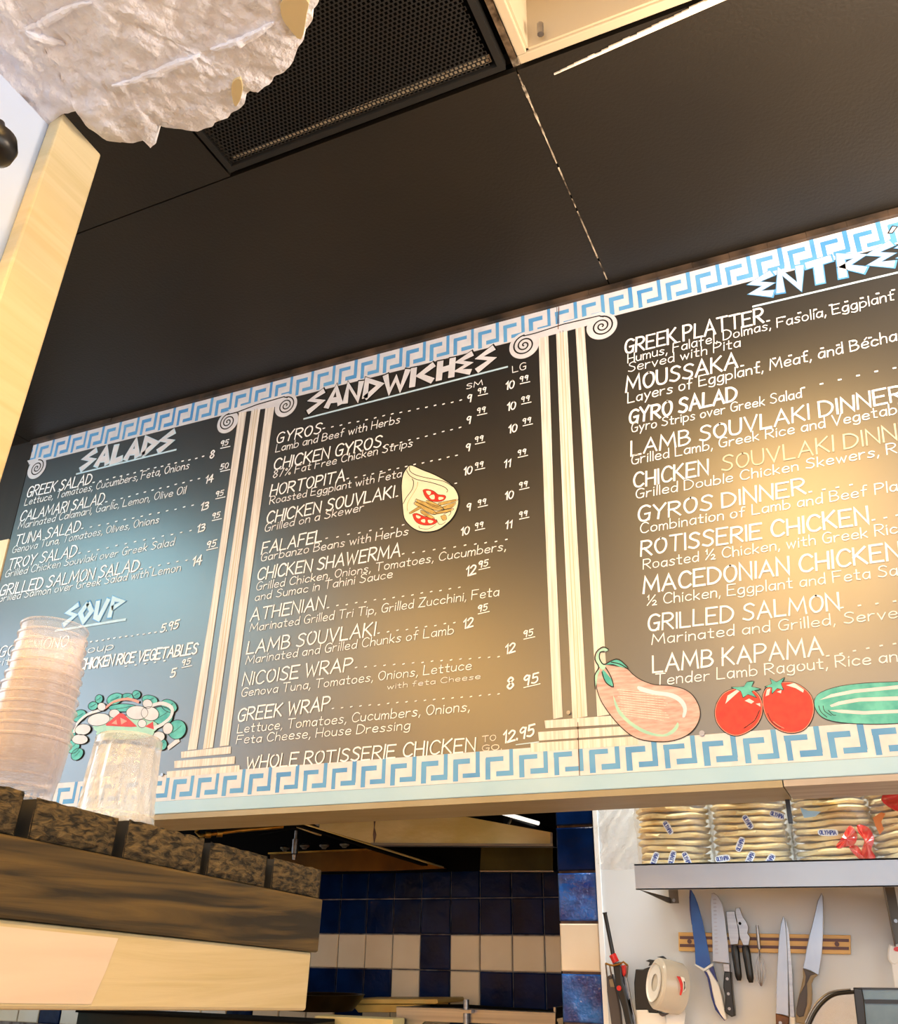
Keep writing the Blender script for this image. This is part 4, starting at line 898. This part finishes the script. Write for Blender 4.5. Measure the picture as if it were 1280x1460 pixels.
        if i == 3:
            b = MB(); slab(b, smooth([(1262,1128),(1275,1122),(1300,1124),(1305,1150),(1285,1158),(1266,1150),(1256,1140)],2,True), yf-.004, .003); b.build('red_print', M['redbag'], t)
            b = MB(); slab(b, [(1244,1166),(1256,1158),(1262,1160),(1256,1172),(1260,1182),(1254,1190),(1248,1178)], yf-.004, .003); b.build('orange_print', mat('orange_printed_film', (214,120,50), .4), t)
    # black strip hanging from the soffit
    P = [at(1120,1126,.14), at(1123,1150,.14), at(1127,1174,.14)]
    b = MB(); d = Vector((.004,0,0)); b.hexa([P[2]-d,P[2]+d,P[2]+d+Vector((0,.006,0)),P[2]-d+Vector((0,.006,0)),P[0]-d,P[0]+d,P[0]+d+Vector((0,.006,0)),P[0]-d+Vector((0,.006,0))])
    tag(b.build('hanging_strip', M['black'], None, bevel=.001), 'thin black strip hanging from the joint under the header', 'strip')
bags()

# magnetic knife bar
def bar():
    t = thing('knife_bar', at(1088,1345,YW-.01), 'bamboo magnetic knife bar with two dark strips screwed to the white wall', 'knife bar')
    def q(x, f): # f 0 top .. 1 bottom
        yt = 1329+(x-965)*.0175; yb = 1356+(x-965)*.0185; return (x, yt+(yb-yt)*f)
    X0,X1 = 967,1212
    b = MB(); slab(b, [q(X0,0),q(X1,0),q(X1+.5,1),q(X0+.5,1)], YW-.016, .015, .001, .001); b.build('bamboo_back', M['bamboo'], t)
    for f0,f1 in ((.20,.36),(.62,.78)):
        b = MB(); slab(b, [q(X0+2,f0),q(X1-2,f0),q(X1-2,f1),q(X0+2,f1)], YW-.0185, .003); b.build('magnet_strip', M['magnet'], t)
    for x in (983,1193):
        c = at(*q(x,.48),YW-.017); b = MB(); b.tube([c,c+Vector((0,-.003,0))], .005, 12); b.build('screw', M['magnet'], t)
bar()
YK = YW-.024
C6a = crop(960,1250,6.95); C7 = crop(1090,1250,6.737); C8 = crop(840,1280,7.111)
def piece(t, name, m_, pts, Y, th, ins=0, rs=0, sm=0, smooth_=False):
    b = MB(); slab(b, smooth(pts, sm, True) if sm else pts, Y, th, ins, rs); return b.build(name, M[m_], t, smooth_)
def knives():
    t = thing('chef_knife', at(1030,1450,YK), 'blue bladed chef knife with a white and navy handle, leftmost on the knife bar', 'knife', 'kitchen knives on the bar')
    piece(t,'blade','blue_blade',C6a((178,135),(168,260),(185,500),(212,700),(218,870),(300,915),(368,858),(330,650),(285,430),(240,270),(205,180)),YK,.0025,.0016,.0006)
    piece(t,'cutting_edge','navy_pl',C6a((160,130),(178,132),(172,260),(186,440),(180,480),(160,330),(156,200)),YK+.0002,.002)
    piece(t,'bolster','white_pl',C6a((212,865),(300,910),(385,858),(388,885),(320,930),(296,938),(215,882)),YK-.008,.014,.0012,.001)
    piece(t,'handle','white_pl',C6a((318,932),(352,915),(420,1020),(455,1100),(480,1200),(505,1320),(525,1410),(505,1420),(430,1330),(395,1200),(372,1080),(350,990)),YK-.010,.018,.002,.002,0)
    piece(t,'handle_inlay','navy_pl',C6a((300,936),(330,945),(360,1020),(382,1140),(410,1260),(470,1370),(508,1425),(480,1400),(415,1320),(375,1200),(352,1080),(335,1000)),YK-.0125,.012,.001,.001)
    piece(t,'handle_wedge','navy_pl',C6a((352,915),(390,888),(410,960),(432,1040)),YK-.0128,.01)
    t = thing('santoku_knife', at(1040,1450,YK), 'dimpled steel knife with a black three rivet handle, right of the blue knife', 'knife', 'kitchen knives on the bar')
    piece(t,'blade','blade',C6a((378,165),(400,160),(440,190),(480,260),(505,380),(525,560),(545,720),(556,850),(552,862),(388,838),(386,640),(375,380),(368,250)),YK,.002,.0012,.0005)
    for k in range(15):
        x = 398+ k*1.4; y = 225+k*38
        piece(t,'dimple','steel',ell(*C6a((x+10,y))[0],2.6,1.1,0,10),YK-.0011,.0006)
    piece(t,'bolster','steel',C6a((488,860),(556,864),(560,945),(500,940)),YK-.006,.012,.001,.001)
    piece(t,'handle','black',C6a((505,940),(568,945),(578,1060),(590,1200),(606,1330),(608,1380),(575,1390),(530,1360),(498,1320),(510,1290),(512,1180),(494,1100),(498,1000)),YK-.009,.018,.002,.002)
    for x,y in ((532,1012),(543,1160),(552,1308)):
        c = at(*C6a((x,y))[0],YK-.012); b = MB(); b.tube([c+Vector((0,.004,0)),c], .0032, 12); b.build('rivet', M['steel'], t, True)
    # can opener
    t = thing('can_opener', at(1075,1400,YK), 'steel can opener with two long black grips hanging on the knife bar', 'can opener')
    piece(t,'jaw_plate','steel',C6a((522,345),(605,340),(622,420),(640,500),(650,600),(640,670),(565,675),(548,600),(530,450)),YK,.003,.001,.001)
    piece(t,'lever_plate','steel',C6a((615,310),(655,305),(690,400),(720,440),(745,500),(735,560),(760,600),(745,680),(690,680),(655,600),(640,480),(615,380)),YK-.006,.003,.001,.001)
    c = at(*C6a((658,463))[0],YK-.009); b = MB(); b.tube([c+Vector((0,.004,0)),c], .0062, 16); b.build('pivot', M['steel'], t, True)
    b = MB(); b.tube([c+Vector((0,.001,0)),c+Vector((0,-.0008,0))], .0034, 12); b.build('pivot_pin', M['blackm'], t)
    for pa,pb in (((605,680),(650,1030)),((712,685),(768,1050))):
        a = at(*C6a(pa)[0],YK-.006); d = at(*C6a(pb)[0],YK-.008); n = 9
        P = [a.lerp(d,k/n) for k in range(n+1)]; b = MB(); b.tube(P, [.0072,.0088,.0092,.0090,.0086,.0084,.0082,.0080,.0074,.0045], 14); b.build('grip', M['black'], t, True)
    # whisk
    t = thing('mini_whisk', at(1084,1400,YK), 'small wire whisk hanging right of the can opener', 'whisk')
    h0,h1 = at(*C6a((828,480))[0],YK-.004), at(*C6a((850,720))[0],YK-.004)
    b = MB(); b.tube([h0,h0.lerp(h1,.5),h1],[.0028,.0040,.0034],10); b.build('handle', M['steel'], t, True)
    for k in range(5):
        s_ = (k-2)/2; c0 = C6a((850,720))[0]; e = C6a((868,1085))[0]; P = []
        for j in range(13):
            f = j/12; x = c0[0]+(e[0]-c0[0])*f+s_*7.2*math.sin(math.pi*min(1,f*.98)**1.25); y = c0[1]+(e[1]-c0[1])*f
            P.append(at(x,y,YK-.004-.010*math.sin(math.pi*f)*(1-abs(s_))))
        b = MB(); b.tube(P,.0008,6); b.build('wire', M['steel'], t, True)
    # long slicing knife
    t = thing('slicing_knife', at(1115,1460,YK), 'wide tapering steel knife with a brown wooden handle, point up mid bar', 'knife', 'kitchen knives on the bar')
    piece(t,'blade','blade',C7((178,375),(195,440),(205,520),(215,700),(222,900),(228,1100),(232,1340),(165,1325),(108,1315),(115,1000),(128,750),(140,560),(155,450)),YK,.002,.0014,.0006)
    piece(t,'handle','brownwood',C7((105,1315),(165,1330),(232,1350),(228,1420),(225,1560),(112,1560)),YK-.008,.016,.002,.002)
    for y in (1405,1490):
        c = at(*C7((150,y))[0],YK-.011); b = MB(); b.tube([c+Vector((0,.003,0)),c],.0036,12); b.build('rivet', M['steel'], t, True)
    t = thing('boning_knife', at(1125,1455,YK), 'narrow pale steel blade overlapping the wooden handled knife', 'knife', 'kitchen knives on the bar')
    piece(t,'blade','steel',C7((192,395),(212,440),(232,520),(245,700),(262,900),(275,1100),(290,1350),(240,1345),(228,1000),(215,700),(205,520)),YK+.0045,.0018,.001,.0005)
    piece(t,'handle','white_pl',C7((238,1345),(292,1352),(298,1560),(240,1560)),YK-.001,.008,.002,.001)
    # butcher knife with two tone handle
    t = thing('cook_knife', at(1150,1455,YK), 'broad steel knife with a tan and dark grey handle, rightmost on the knife bar', 'knife', 'kitchen knives on the bar')
    piece(t,'blade','blade',C7((545,155),(562,190),(565,330),(560,560),(548,760),(520,945),(440,905),(370,878),(400,700),(430,560),(470,400),(505,240)),YK,.0022,.0014,.0006)
    piece(t,'handle','tan_pl',C7((366,880),(440,905),(512,942),(470,975),(445,1030),(452,1120),(448,1220),(420,1320),(385,1420),(300,1400),(302,1300),(318,1180),(350,1060),(370,960)),YK-.010,.02,.003,.002)
    piece(t,'grip_inlay','grey_pl',C7((372,884),(430,905),(490,935),(440,950),(405,1030),(410,1130),(405,1230),(375,1340),(330,1350),(305,1320),(305,1260),(335,1130),(385,1040),(395,960)),YK-.0135,.01,.002,.001)
knives()

def left_tools():
    # gas lighter in a steel rack with two more tools
    YL = YW-.06
    t = thing('gas_lighter', at(880,1460,YL), 'long black gas lighter with a red collar and button in the wall rack', 'lighter')
    b = MB(); b.tube([at(862,1301,YL),at(862.6,1304,YL),at(874,1362,YL)],[.0060,.0048,.0052],10); b.build('barrel', M['black'], t, True)
    b = MB(); b.tube([at(873,1361,YL),at(878,1372,YL)],.0085,14); b.build('collar', M['red'], t, True)
    piece(t,'body','black',C8((240,670),(300,650),(325,720),(335,860),(365,960),(400,1100),(440,1280),(370,1285),(335,1120),(290,980),(262,860)),YL-.012,.022,.003,.002)
    piece(t,'trigger','red',C8((320,690),(365,680),(372,770),(350,800),(330,770)),YL-.006,.012,.002,.001)
    c = at(*C8((303,916))[0],YL-.014); b = MB(); b.tube([c+Vector((0,.004,0)),c+Vector((0,-.003,0))],.0055,14); b.build('button', M['red'], t, True)
    t = thing('steel_tongs', at(868,1460,YL+.02), 'dark steel tongs standing left of the red collared lighter', 'tongs')
    piece(t,'arm','grey_pl',C8((175,800),(235,775),(262,880),(290,1000),(315,1130),(330,1290),(225,1290),(200,1100),(180,950)),YL+.014,.008,.003,.002)
    piece(t,'arm_inlay','tan_pl',C8((200,830),(235,820),(255,905),(215,905)),YL+.010,.003)
    t = thing('kitchen_shears', at(900,1460,YL+.01), 'steel kitchen shears standing right of the red collared lighter', 'shears')
    piece(t,'blade','steel',C8((345,800),(375,790),(410,960),(440,1120),(468,1220),(470,1290),(420,1290),(395,1120),(370,980)),YL+.006,.005,.002,.001)
    piece(t,'slot','blackm',C8((398,1040),(412,1020),(440,1180),(430,1200)),YL+.004,.002)
    t = thing('tool_rack', at(880,1386,YW-.03), 'open steel wall rack holding the lighter and tongs', 'rack')
    b = MB(); P = [at(*C8(p)[0],YL-.02) for p in ((165,665),(205,680),(240,688),(310,672),(345,650),(390,688))]; b.tube(P,.0022,8); b.build('front_wire', M['gold'], t, True)
    for p,q in (((165,665),(180,800)),((205,680),(225,790)),((390,688),(380,800))):
        b = MB(); b.tube([at(*C8(p)[0],YL-.02),at(*C8(q)[0],YL-.01),at(*C8(q)[0],YW-.002)],.002,8); b.build('side_wire', M['steel'], t, True)
    # tape dispenser with clear drum
    t = thing('film_dispenser', at(945,1445,YW-.04), 'black wall dispenser with a clear drum and red sticker below the shelf', 'dispenser')
    YD = YW-.05
    piece(t,'bracket','grey_pl' if 0 else 'black',C8((470,725),(545,725),(640,690),(650,820),(670,960),(655,985),(670,1080),(695,1100),(700,1170),(600,1165),(585,1135),(470,1135),(460,980),(455,860)),YD-.004,.05,.002,.002)
    for pts in (((570,640),(610,625),(650,630),(665,660),(640,680),(600,690),(612,655)),((685,600),(740,590),(770,612),(755,640),(720,650),(735,612))):
        piece(t,'clip','black',C8(*pts),YD-.006,.014,.001,.001)
    # drum: short cylinder whose axis points left-front
    c = at(*C8((760,880))[0],YD-.01); ax = Vector((-.80,-.55,.20)).normalized(); e1 = ax.cross(Vector((0,0,1))).normalized(); e2 = e1.cross(ax)
    Rm = Matrix((( e1.x,e2.x,ax.x),(e1.y,e2.y,ax.y),(e1.z,e2.z,ax.z)))
    b = MB(); b.lathe([(.049,-.035),(.053,-.030),(.054,.0),(.053,.022),(.049,.026),(.03,.027),(.018,.025)], 40, c+Vector((.012,-.035,-.001)), ax=Rm); b.build('clear_drum', clear('clear_drum_plastic', (232,226,212), .62, .25, .1), t, True)
    b = MB(); b.lathe([(.018,.028),(.038,.0285),(.040,.032)], 32, c+Vector((.012,-.035,-.001)), ax=Rm, caps=False); b.build('drum_ring', M['white_pl'], t, True)
    yl = .565
    piece(t,'red_sticker','red',C8((885,795),(920,800),(945,860),(948,930),(930,990),(915,985),(925,920),(915,860)),yl-.004,.003)
    piece(t,'white_sticker','white_pl',C8((925,800),(960,810),(980,880),(975,940),(950,960),(952,880)),yl-.004,.003)
    piece(t,'sticker_print','grey_pl',C8((955,845),(968,850),(972,915),(955,945),(962,890)),yl-.006,.002)
    piece(t,'paper_tray','white_pl',C8((475,1138),(590,1138),(600,1168),(700,1172),(770,1200),(790,1280),(790,1420),(500,1420)),YD-.01,.04,.002,.001)
    piece(t,'cutter','grey_pl',C8((700,1165),(760,1180),(860,1130),(940,1095),(945,1105),(870,1145),(770,1192),(740,1205),(715,1190)),YD-.03,.02)
    piece(t,'torn_paper','white_pl',C8((775,1190),(870,1148),(960,1110),(975,1180),(960,1300),(960,1400),(795,1400)),YD-.02,.004)
left_tools()

def right_things():
    # black framed screen, clear tub, small clear hanger
    t = thing('framed_monitor', at(1260,1470,.45), 'black framed screen at the bottom right corner of the picture', 'monitor')
    Yq = .45
    piece(t,'screen_glass','screen',C7((935,1085),(1600,1085),(1600,1900),(985,1900)),Yq+.004,.02)
    piece(t,'frame_side','black',C7((850,1070),(935,1075),(955,1180),(975,1400),(1010,1900),(935,1900),(890,1420),(862,1180)),Yq,.03,.002,.002)
    piece(t,'frame_top','black',C7((852,1066),(1600,1074),(1600,1090),(935,1084),(850,1080)),Yq,.03)
    piece(t,'cross_bar','black',C7((955,1180),(1000,1178),(1600,1188),(1600,1225),(965,1218)),Yq,.012)
    for k,(x0,x1) in enumerate(((1035,1075),(1110,1135))):
        piece(t,'reflection_strip','trim_blue',C7((x0,1262),(x1,1258),(x1+14,1420),(x0+14,1420)),Yq+.001,.002) if 0 else None
    piece(t,'lower_glass','screen',C7((962,1230),(1600,1238),(1600,1900),(990,1900)),Yq+.0015,.002)
    t = thing('clear_tub', at(1180,1475,.52), 'clear plastic tub with a thin dark rim left of the black screen', 'tub')
    P = [at(*C7(p)[0],.52) for p in ((425,1430),(470,1330),(530,1240),(610,1165),(700,1125),(860,1108))]
    P = [Vector(q) for q in smooth([tuple(p) for p in P],4)]
    b = MB(); b.tube(P,.0035,8); b.build('rim', M['black'], t, True)
    b = MB(); b.tube([p+Vector((-.006,.004,.004)) for p in P],.0022,8); b.build('lip', M['steel'], t, True)
    b = MB(); o = Vector((.0,.09,.0)); n = len(P)
    down = at(*C7((640,1420))[0],.56)
    for p in P:
        for k in range(6):
            f = k/5; q = p.lerp(Vector((p.x*.75+down.x*.25, .60, down.z-.08)), f); q.y -= .02*math.sin(math.pi*f); b.v.append(q+Vector((0,.002*math.sin(f*9+p.x*60),0)))
    for i in range(n-1):
        for k in range(5): a = i*6+k; b.f.append((a,a+1,a+7,a+6))
    b.build('wall_film', M['cup'], t, True)
    # white hook and plastic at right edge
    t = thing('hanging_scoop', at(1275,1400,YW-.03), 'clear plastic scoop with a dark red hole hanging at the right edge', 'scoop')
    piece(t,'head','white_pl',C7((1195,650),(1240,660),(1300,640),(1330,700),(1320,780),(1260,850),(1200,820),(1180,760)),YW-.03,.012,.003,.002,2)
    piece(t,'hole','red',ell(*C7((1275,695))[0],5.5,3.6,0,14),YW-.034,.004)
    piece(t,'shaft','white_pl',C7((1215,830),(1300,840),(1300,1080),(1250,1060),(1230,950)),YW-.03,.008,.002,.001)
right_things()

# ------------------------------------------------------------------ serving shelf, post and plaster in front (its own slightly tilted frame)
VPs = Vector((1241-CX, 1444-CY, F)).normalized(); Xs = nrm(Xc-VPs*Xc.dot(VPs)); Zs = Xs.cross(VPs)
XS, YS, ZSH = c2w(Xs), c2w(VPs), c2w(Zs)
def sh(x, y, z): return CAM + XS*x + YS*y + ZSH*z
KX = .8
def sray(px, py):
    v = Vector(((px-CX)/F,(py-CY)/F,1)); return Vector((Xs.dot(v), VPs.dot(v), Zs.dot(v)))
def son(px, py, k=KX):     # shelf coords on plane x=-k
    r = sray(px,py); s = k/-r.x; return Vector((-k, r.y*s, r.z*s))
def szp(px, py, z):
    r = sray(px,py); s = z/r.z; return r*s
def serving():
    zt = son(165,1165).z; z1 = son(165,1213).z-.0005; z1 = son(0,1188).z; z2 = son(0,1310).z; z3 = son(0,1440).z; ye = son(447,1330).y
    t = thing('serving_shelf', sh(-KX-.15, ye*.6, z3), 'cream beam with a dark stained beam and rough slats on top', 'shelf')
    b = MB(); b.box((-KX-.09,-.9,z3),(-KX,ye,z2), sh); b.build('cream_beam', M['cream'], t, bevel=.004)
    b = MB(); a = son(0,1350).y; c = son(150,1350).y; 
    z_a, z_b = z3+.006, z2-.004; ce = son(150,1380).y
    P = [(-KX+.0006,-.85,z_a),(-KX+.0006,ce-.012,z_a),(-KX+.0006,ce+.002,(z_a+z_b)*.5),(-KX+.0006,ce+.012,z_b-.003),(-KX+.0006,-.85,z_b)]
    b.add([sh(*p) for p in P],[(0,1,2,3,4)]); tag(b.build('bare_patch', M['cream_old'], t), 'pale bare patch at the near end of the cream beam')
    b = MB(); b.box((-KX-.085,-.9,z2+.0008),(-KX+.004,son(456,1300).y,z1), sh); b.build('dark_beam', M['darkwood'], t, bevel=.003)
    # rough sawn slats across the top, their end grain towards us
    edges = [(-150,-115),(-110,-60),(-48,26),(47,165),(180,289),(297,379),(388,456)]
    for i,(a,c) in enumerate(edges):
        rnd = random.Random(i+4); ym = lambda px: (zt+z1)/2
        def yat(px):
            lo,hi = -.5,1.8
            for _ in range(40):
                m_ = (lo+hi)/2; w_ = Xs*(-KX)+VPs*m_+Zs*((zt+z1)/2)
                if w_.z <= .05 or CX+F*w_.x/w_.z < px: lo = m_
                else: hi = m_
            return lo
        y0,y1 = yat(a),yat(c); b = MB(); nx,nz = 14,6; x1 = -KX+.004+rnd.uniform(-.003,.002); jt = rnd.uniform(-.0015,.0015)
        bb = len(b.v)
        for u in range(nx+1):
            for v in range(nz+1):
                fu,fv = u/nx,v/nz; y = y0+(y1-y0)*fu; z = z1+.0006+(zt+jt-z1)*fv
                ed = min(fu,1-fu,fv,1-fv); d = -.004*(1-min(1,ed*6))+.0022*noise.noise(Vector((y*90,z*140,i)))
                if fv == 1: z += .0018*noise.noise(Vector((y*60,i,3)))
                b.v.append(sh(x1+d,y,z))
        for u in range(nx):
            for v in range(nz):
                k = bb+u*(nz+1)+v; b.f.append((k,k+nz+1,k+nz+2,k+1))
        b.add([sh(x1-.002,y0+.001,z1+.001),sh(x1-.002,y1-.001,z1+.001),sh(-KX-.42,y1,z1+.001),sh(-KX-.42,y0,z1+.001),sh(x1-.003,y0,zt+jt-.001),sh(x1-.003,y1,zt+jt-.001),sh(-KX-.42,y1,zt),sh(-KX-.42,y0,zt)],[(3,2,1,0),(4,5,6,7),(1,2,6,5),(2,3,7,6),(3,0,4,7)])
        o = b.build('slat', M['endgrain'], t); o.data.materials.append(M['slatside'])
        for q in range(len(o.data.polygons)-5, len(o.data.polygons)): o.data.polygons[q].material_index = 1
    b = MB(); b.box((-KX-.42,-.9,z2),(-KX-.34,ye,z1), sh); b.build('rear_beam', M['darkwood'], t)
    # bracket posts carrying it down to the floor
    for y in (-.6, .55):
        b = MB(); p = sh(-KX-.3,y,z2); b.box((p.x-.04,p.y-.04,0),(p.x+.04,p.y+.04,p.z)); b.build('leg', M['cream'], t)
    # post
    yr = son(150,204).y; yl = son(80,190).y
    b = MB(); b.box((-KX-.022,yl,zt-.002),(-KX-.0,yr,1.262*KX), sh); o = b.build('post', M['cream'], None, bevel=.003); tag(o, 'cream painted wooden post rising from the slatted shelf to the plaster', 'post')
    b = MB(); b.box((-KX-.048,-.9,zt+.02),(-KX-.0225,yl+.02,1.245*KX), sh); o = b.build('blue_panel', M['bluewall'], None); tag(o, 'pale blue wall panel left of the cream post', 'panel')
    return zt
ZT = serving()

def cups():
    # stack of clear plastic cups turned upside down
    def place(px, py, dx):
        lo = son(px,py,KX+dx).y; return sh(-KX-dx, lo, ZT+.0015)
    base = place(14,1158,.056)
    n = 12; step = .0126; up = ZSH; e1 = XS; e2 = YS; Rm = Matrix(((e1.x,e2.x,up.x),(e1.y,e2.y,up.y),(e1.z,e2.z,up.z)))
    hh = .068
    prof = [(.001,.003),(.034,.003),(.0365,.0),(.0375,.001),(.0400,.024),(.0412,.026),(.0440,hh-.004),(.0458,hh-.003),(.0462,hh-.001),(.0455,hh),(.0440,hh-.001)]
    NTH = ['lowest','second lowest','third lowest','fourth lowest','fifth lowest','sixth lowest','sixth highest','fifth highest','fourth highest','third highest','second highest','topmost']
    for k in range(n):
        b = MB(); off = base+up*(k*step)+e1*random.uniform(-.0008,.0008)+e2*random.uniform(-.0008,.0008)
        sc = 1.06-.0175*k
        b.lathe([(r*sc,z) for r,z in prof], 44, off, caps=False, ax=Rm)
        o = b.build('plastic_cup', M['cup'], None, True, origin=off)
        tag(o, NTH[k]+' clear plastic cup of the tall nested stack on the slats', 'cup', 'stacked clear plastic cups on the slats')
    base = place(158,1190,.056)
    hh = .112; rb,rt = .0500,.0425
    def rf(a,z): 
        if z < .012 or z > hh-.016: return 1
        f = 1 if z > .055 else 0
        return 1-.09*abs(math.sin(a*7+(0 if f else math.pi/2)+ (z*30 if not f else 0)))
    prof = [(rb,0),(rb+.001,.003),(rb,.010)]+[(rb+(rt-rb)*z/hh, z) for z in [i*.0045+.013 for i in range(21)]]+[(rt+.0005,hh-.004),(rt-.003,hh),(rt-.006,hh-.003),(.001,hh-.004)]
    inner = [(rb-.0035,.001)]+[(rb-.0035+(rt-rb)*z/hh, z) for z in (.02,.04,.06,.08)]+[(rt-.006,hh-.016),(.001,hh-.014)]
    t = thing('tumbler', base, 'clear faceted tumbler upside down on the slats, right of the cup stack', 'tumbler')
    b = MB(); b.lathe(prof, 84, base, rf=rf, caps=False, ax=Rm); b.build('faceted_wall', M['glass'], t)
    b = MB(); b.lathe(inner, 40, base, caps=False, ax=Rm); b.build('inner_wall', M['glass'], t, True)
cups()

def plaster():
    Cc = crop(0,0,2.667)
    edge = Cc((-330,500),(-160,470),(0,480),(60,470),(90,490),(180,498),(215,470),(240,445),(285,435),(315,455),(330,500),(400,545),(440,548),(500,555),(558,545),(572,580),(585,560),(590,520),(605,488),(660,505),(740,510),(810,490),(870,455),(905,420),(925,385),(945,360),(985,365),(1040,310),(1100,265),(1130,200),(1150,150),(1172,90),(1180,50),(1220,0),(1290,-120),(1330,-200))
    zp = 1.245*KX
    # outline on a horizontal underside, densified
    E = []
    for i in range(len(edge)-1):
        for k in range(5): f = k/5; E.append((edge[i][0]*(1-f)+edge[i+1][0]*f, edge[i][1]*(1-f)+edge[i+1][1]*f))
    P = [szp(x,y,zp) for x,y in E]
    t = thing('plaster_canopy', sh(-.75,.35,zp), 'thick ragged canopy of rough white plaster over the post', 'canopy')
    c = szp(-60,-150,zp)
    b = MB(); n = len(P); R = 46
    def hgt(p): 
        q = Vector((p.x*9,p.y*9,1)); r = Vector((p.x*38,p.y*38,4)); s_ = Vector((p.x*100,p.y*100,7))
        return .010*noise.noise(q)+.0065*noise.noise(r)+.0032*noise.noise(s_)+.0016*noise.noise(s_*2.3)
    for i in range(n):
        for k in range(R+1):
            f = (k/R)**1.0; p = P[i].lerp(c, f)
            e = min(1, (k/R)*11)
            z = zp + hgt(p)*(.5+.5*e) + .006*(1-e)**2
            q = Vector((p.x,p.y,z)) 
            if k == 0: 
                jj = noise.noise(Vector((p.x*70,p.y*70,2)))*.004; q.x += jj; q.y += jj
            b.v.append(sh(*q))
    for i in range(n-1):
        for k in range(R): a = i*(R+1)+k; b.f.append((a,a+1,a+R+2,a+R+1))
    # rim and upper side
    m0 = len(b.v)
    for i in range(n):
        p = P[i].lerp(c,-.006); b.v.append(sh(p.x,p.y,zp+.045+.005*noise.noise(Vector((p.x*40,p.y*40,5))))); p = P[i].lerp(c,.05); b.v.append(sh(p.x,p.y,zp+.07))
    cc = len(b.v); b.v.append(sh(c.x,c.y,zp+.07))
    for i in range(n-1):
        a = i*(R+1); d = (i+1)*(R+1); b.f.append((a,d,m0+2*(i+1),m0+2*i)); b.f.append((m0+2*i,m0+2*i+2,m0+2*i+3,m0+2*i+1)); b.f.append((m0+2*i+1,m0+2*i+3,cc))
    b.build('plaster_body', M['plaster'], t, True)
    # trowel ridges
    for pts in [((95,105),(150,100),(200,70),(260,35),(350,0)),((100,115),(160,150),(240,190)),((430,315),(520,300),(600,270),(700,230),(760,205)),((800,190),(880,165),(960,130),(1040,80))]:
        Q = smooth([tuple(szp(*q,zp)) for q in Cc(*pts)], 5); b = MB(); rr = [.0010+.0045*math.sin(math.pi*(j+.5)/len(Q))*(1+.4*noise.noise(Vector((j*.9,1,2)))) for j in range(len(Q))]
        b.tube([sh(x,y,z+hgt(Vector((x,y,z)))-.0015) for x,y,z in Q], rr, 8); b.build('trowel_ridge', M['plaster'], t, True)
    # exposed wood patches
    for pts in [((1075,0),(1168,0),(1165,60),(1145,150),(1100,110),(1070,60)),((885,312),(912,298),(922,330),(915,375),(893,405),(880,350))]:
        Q = [szp(*q,zp-.0045) for q in smooth(Cc(*pts),3,True)]; b = MB(); b.prism([sh(*q) for q in Q], ZSH*.02, .0005,.0005)
        tag(b.build('exposed_wood', M['cream'], t), 'cream wood showing through the plaster')
    # black round thing at left edge
    c = son(-10,206,.76); b = MB(); o = sh(*c)
    b.lathe([(.001,-.020),(.014,-.019),(.023,-.012),(.026,.0),(.023,.012),(.010,.02),(.005,.035)], 28, o, caps=False); tag(b.build('black_pendant', M['black'], None, True), 'black rounded fixture under the plaster at the left edge', 'fixture')
plaster()
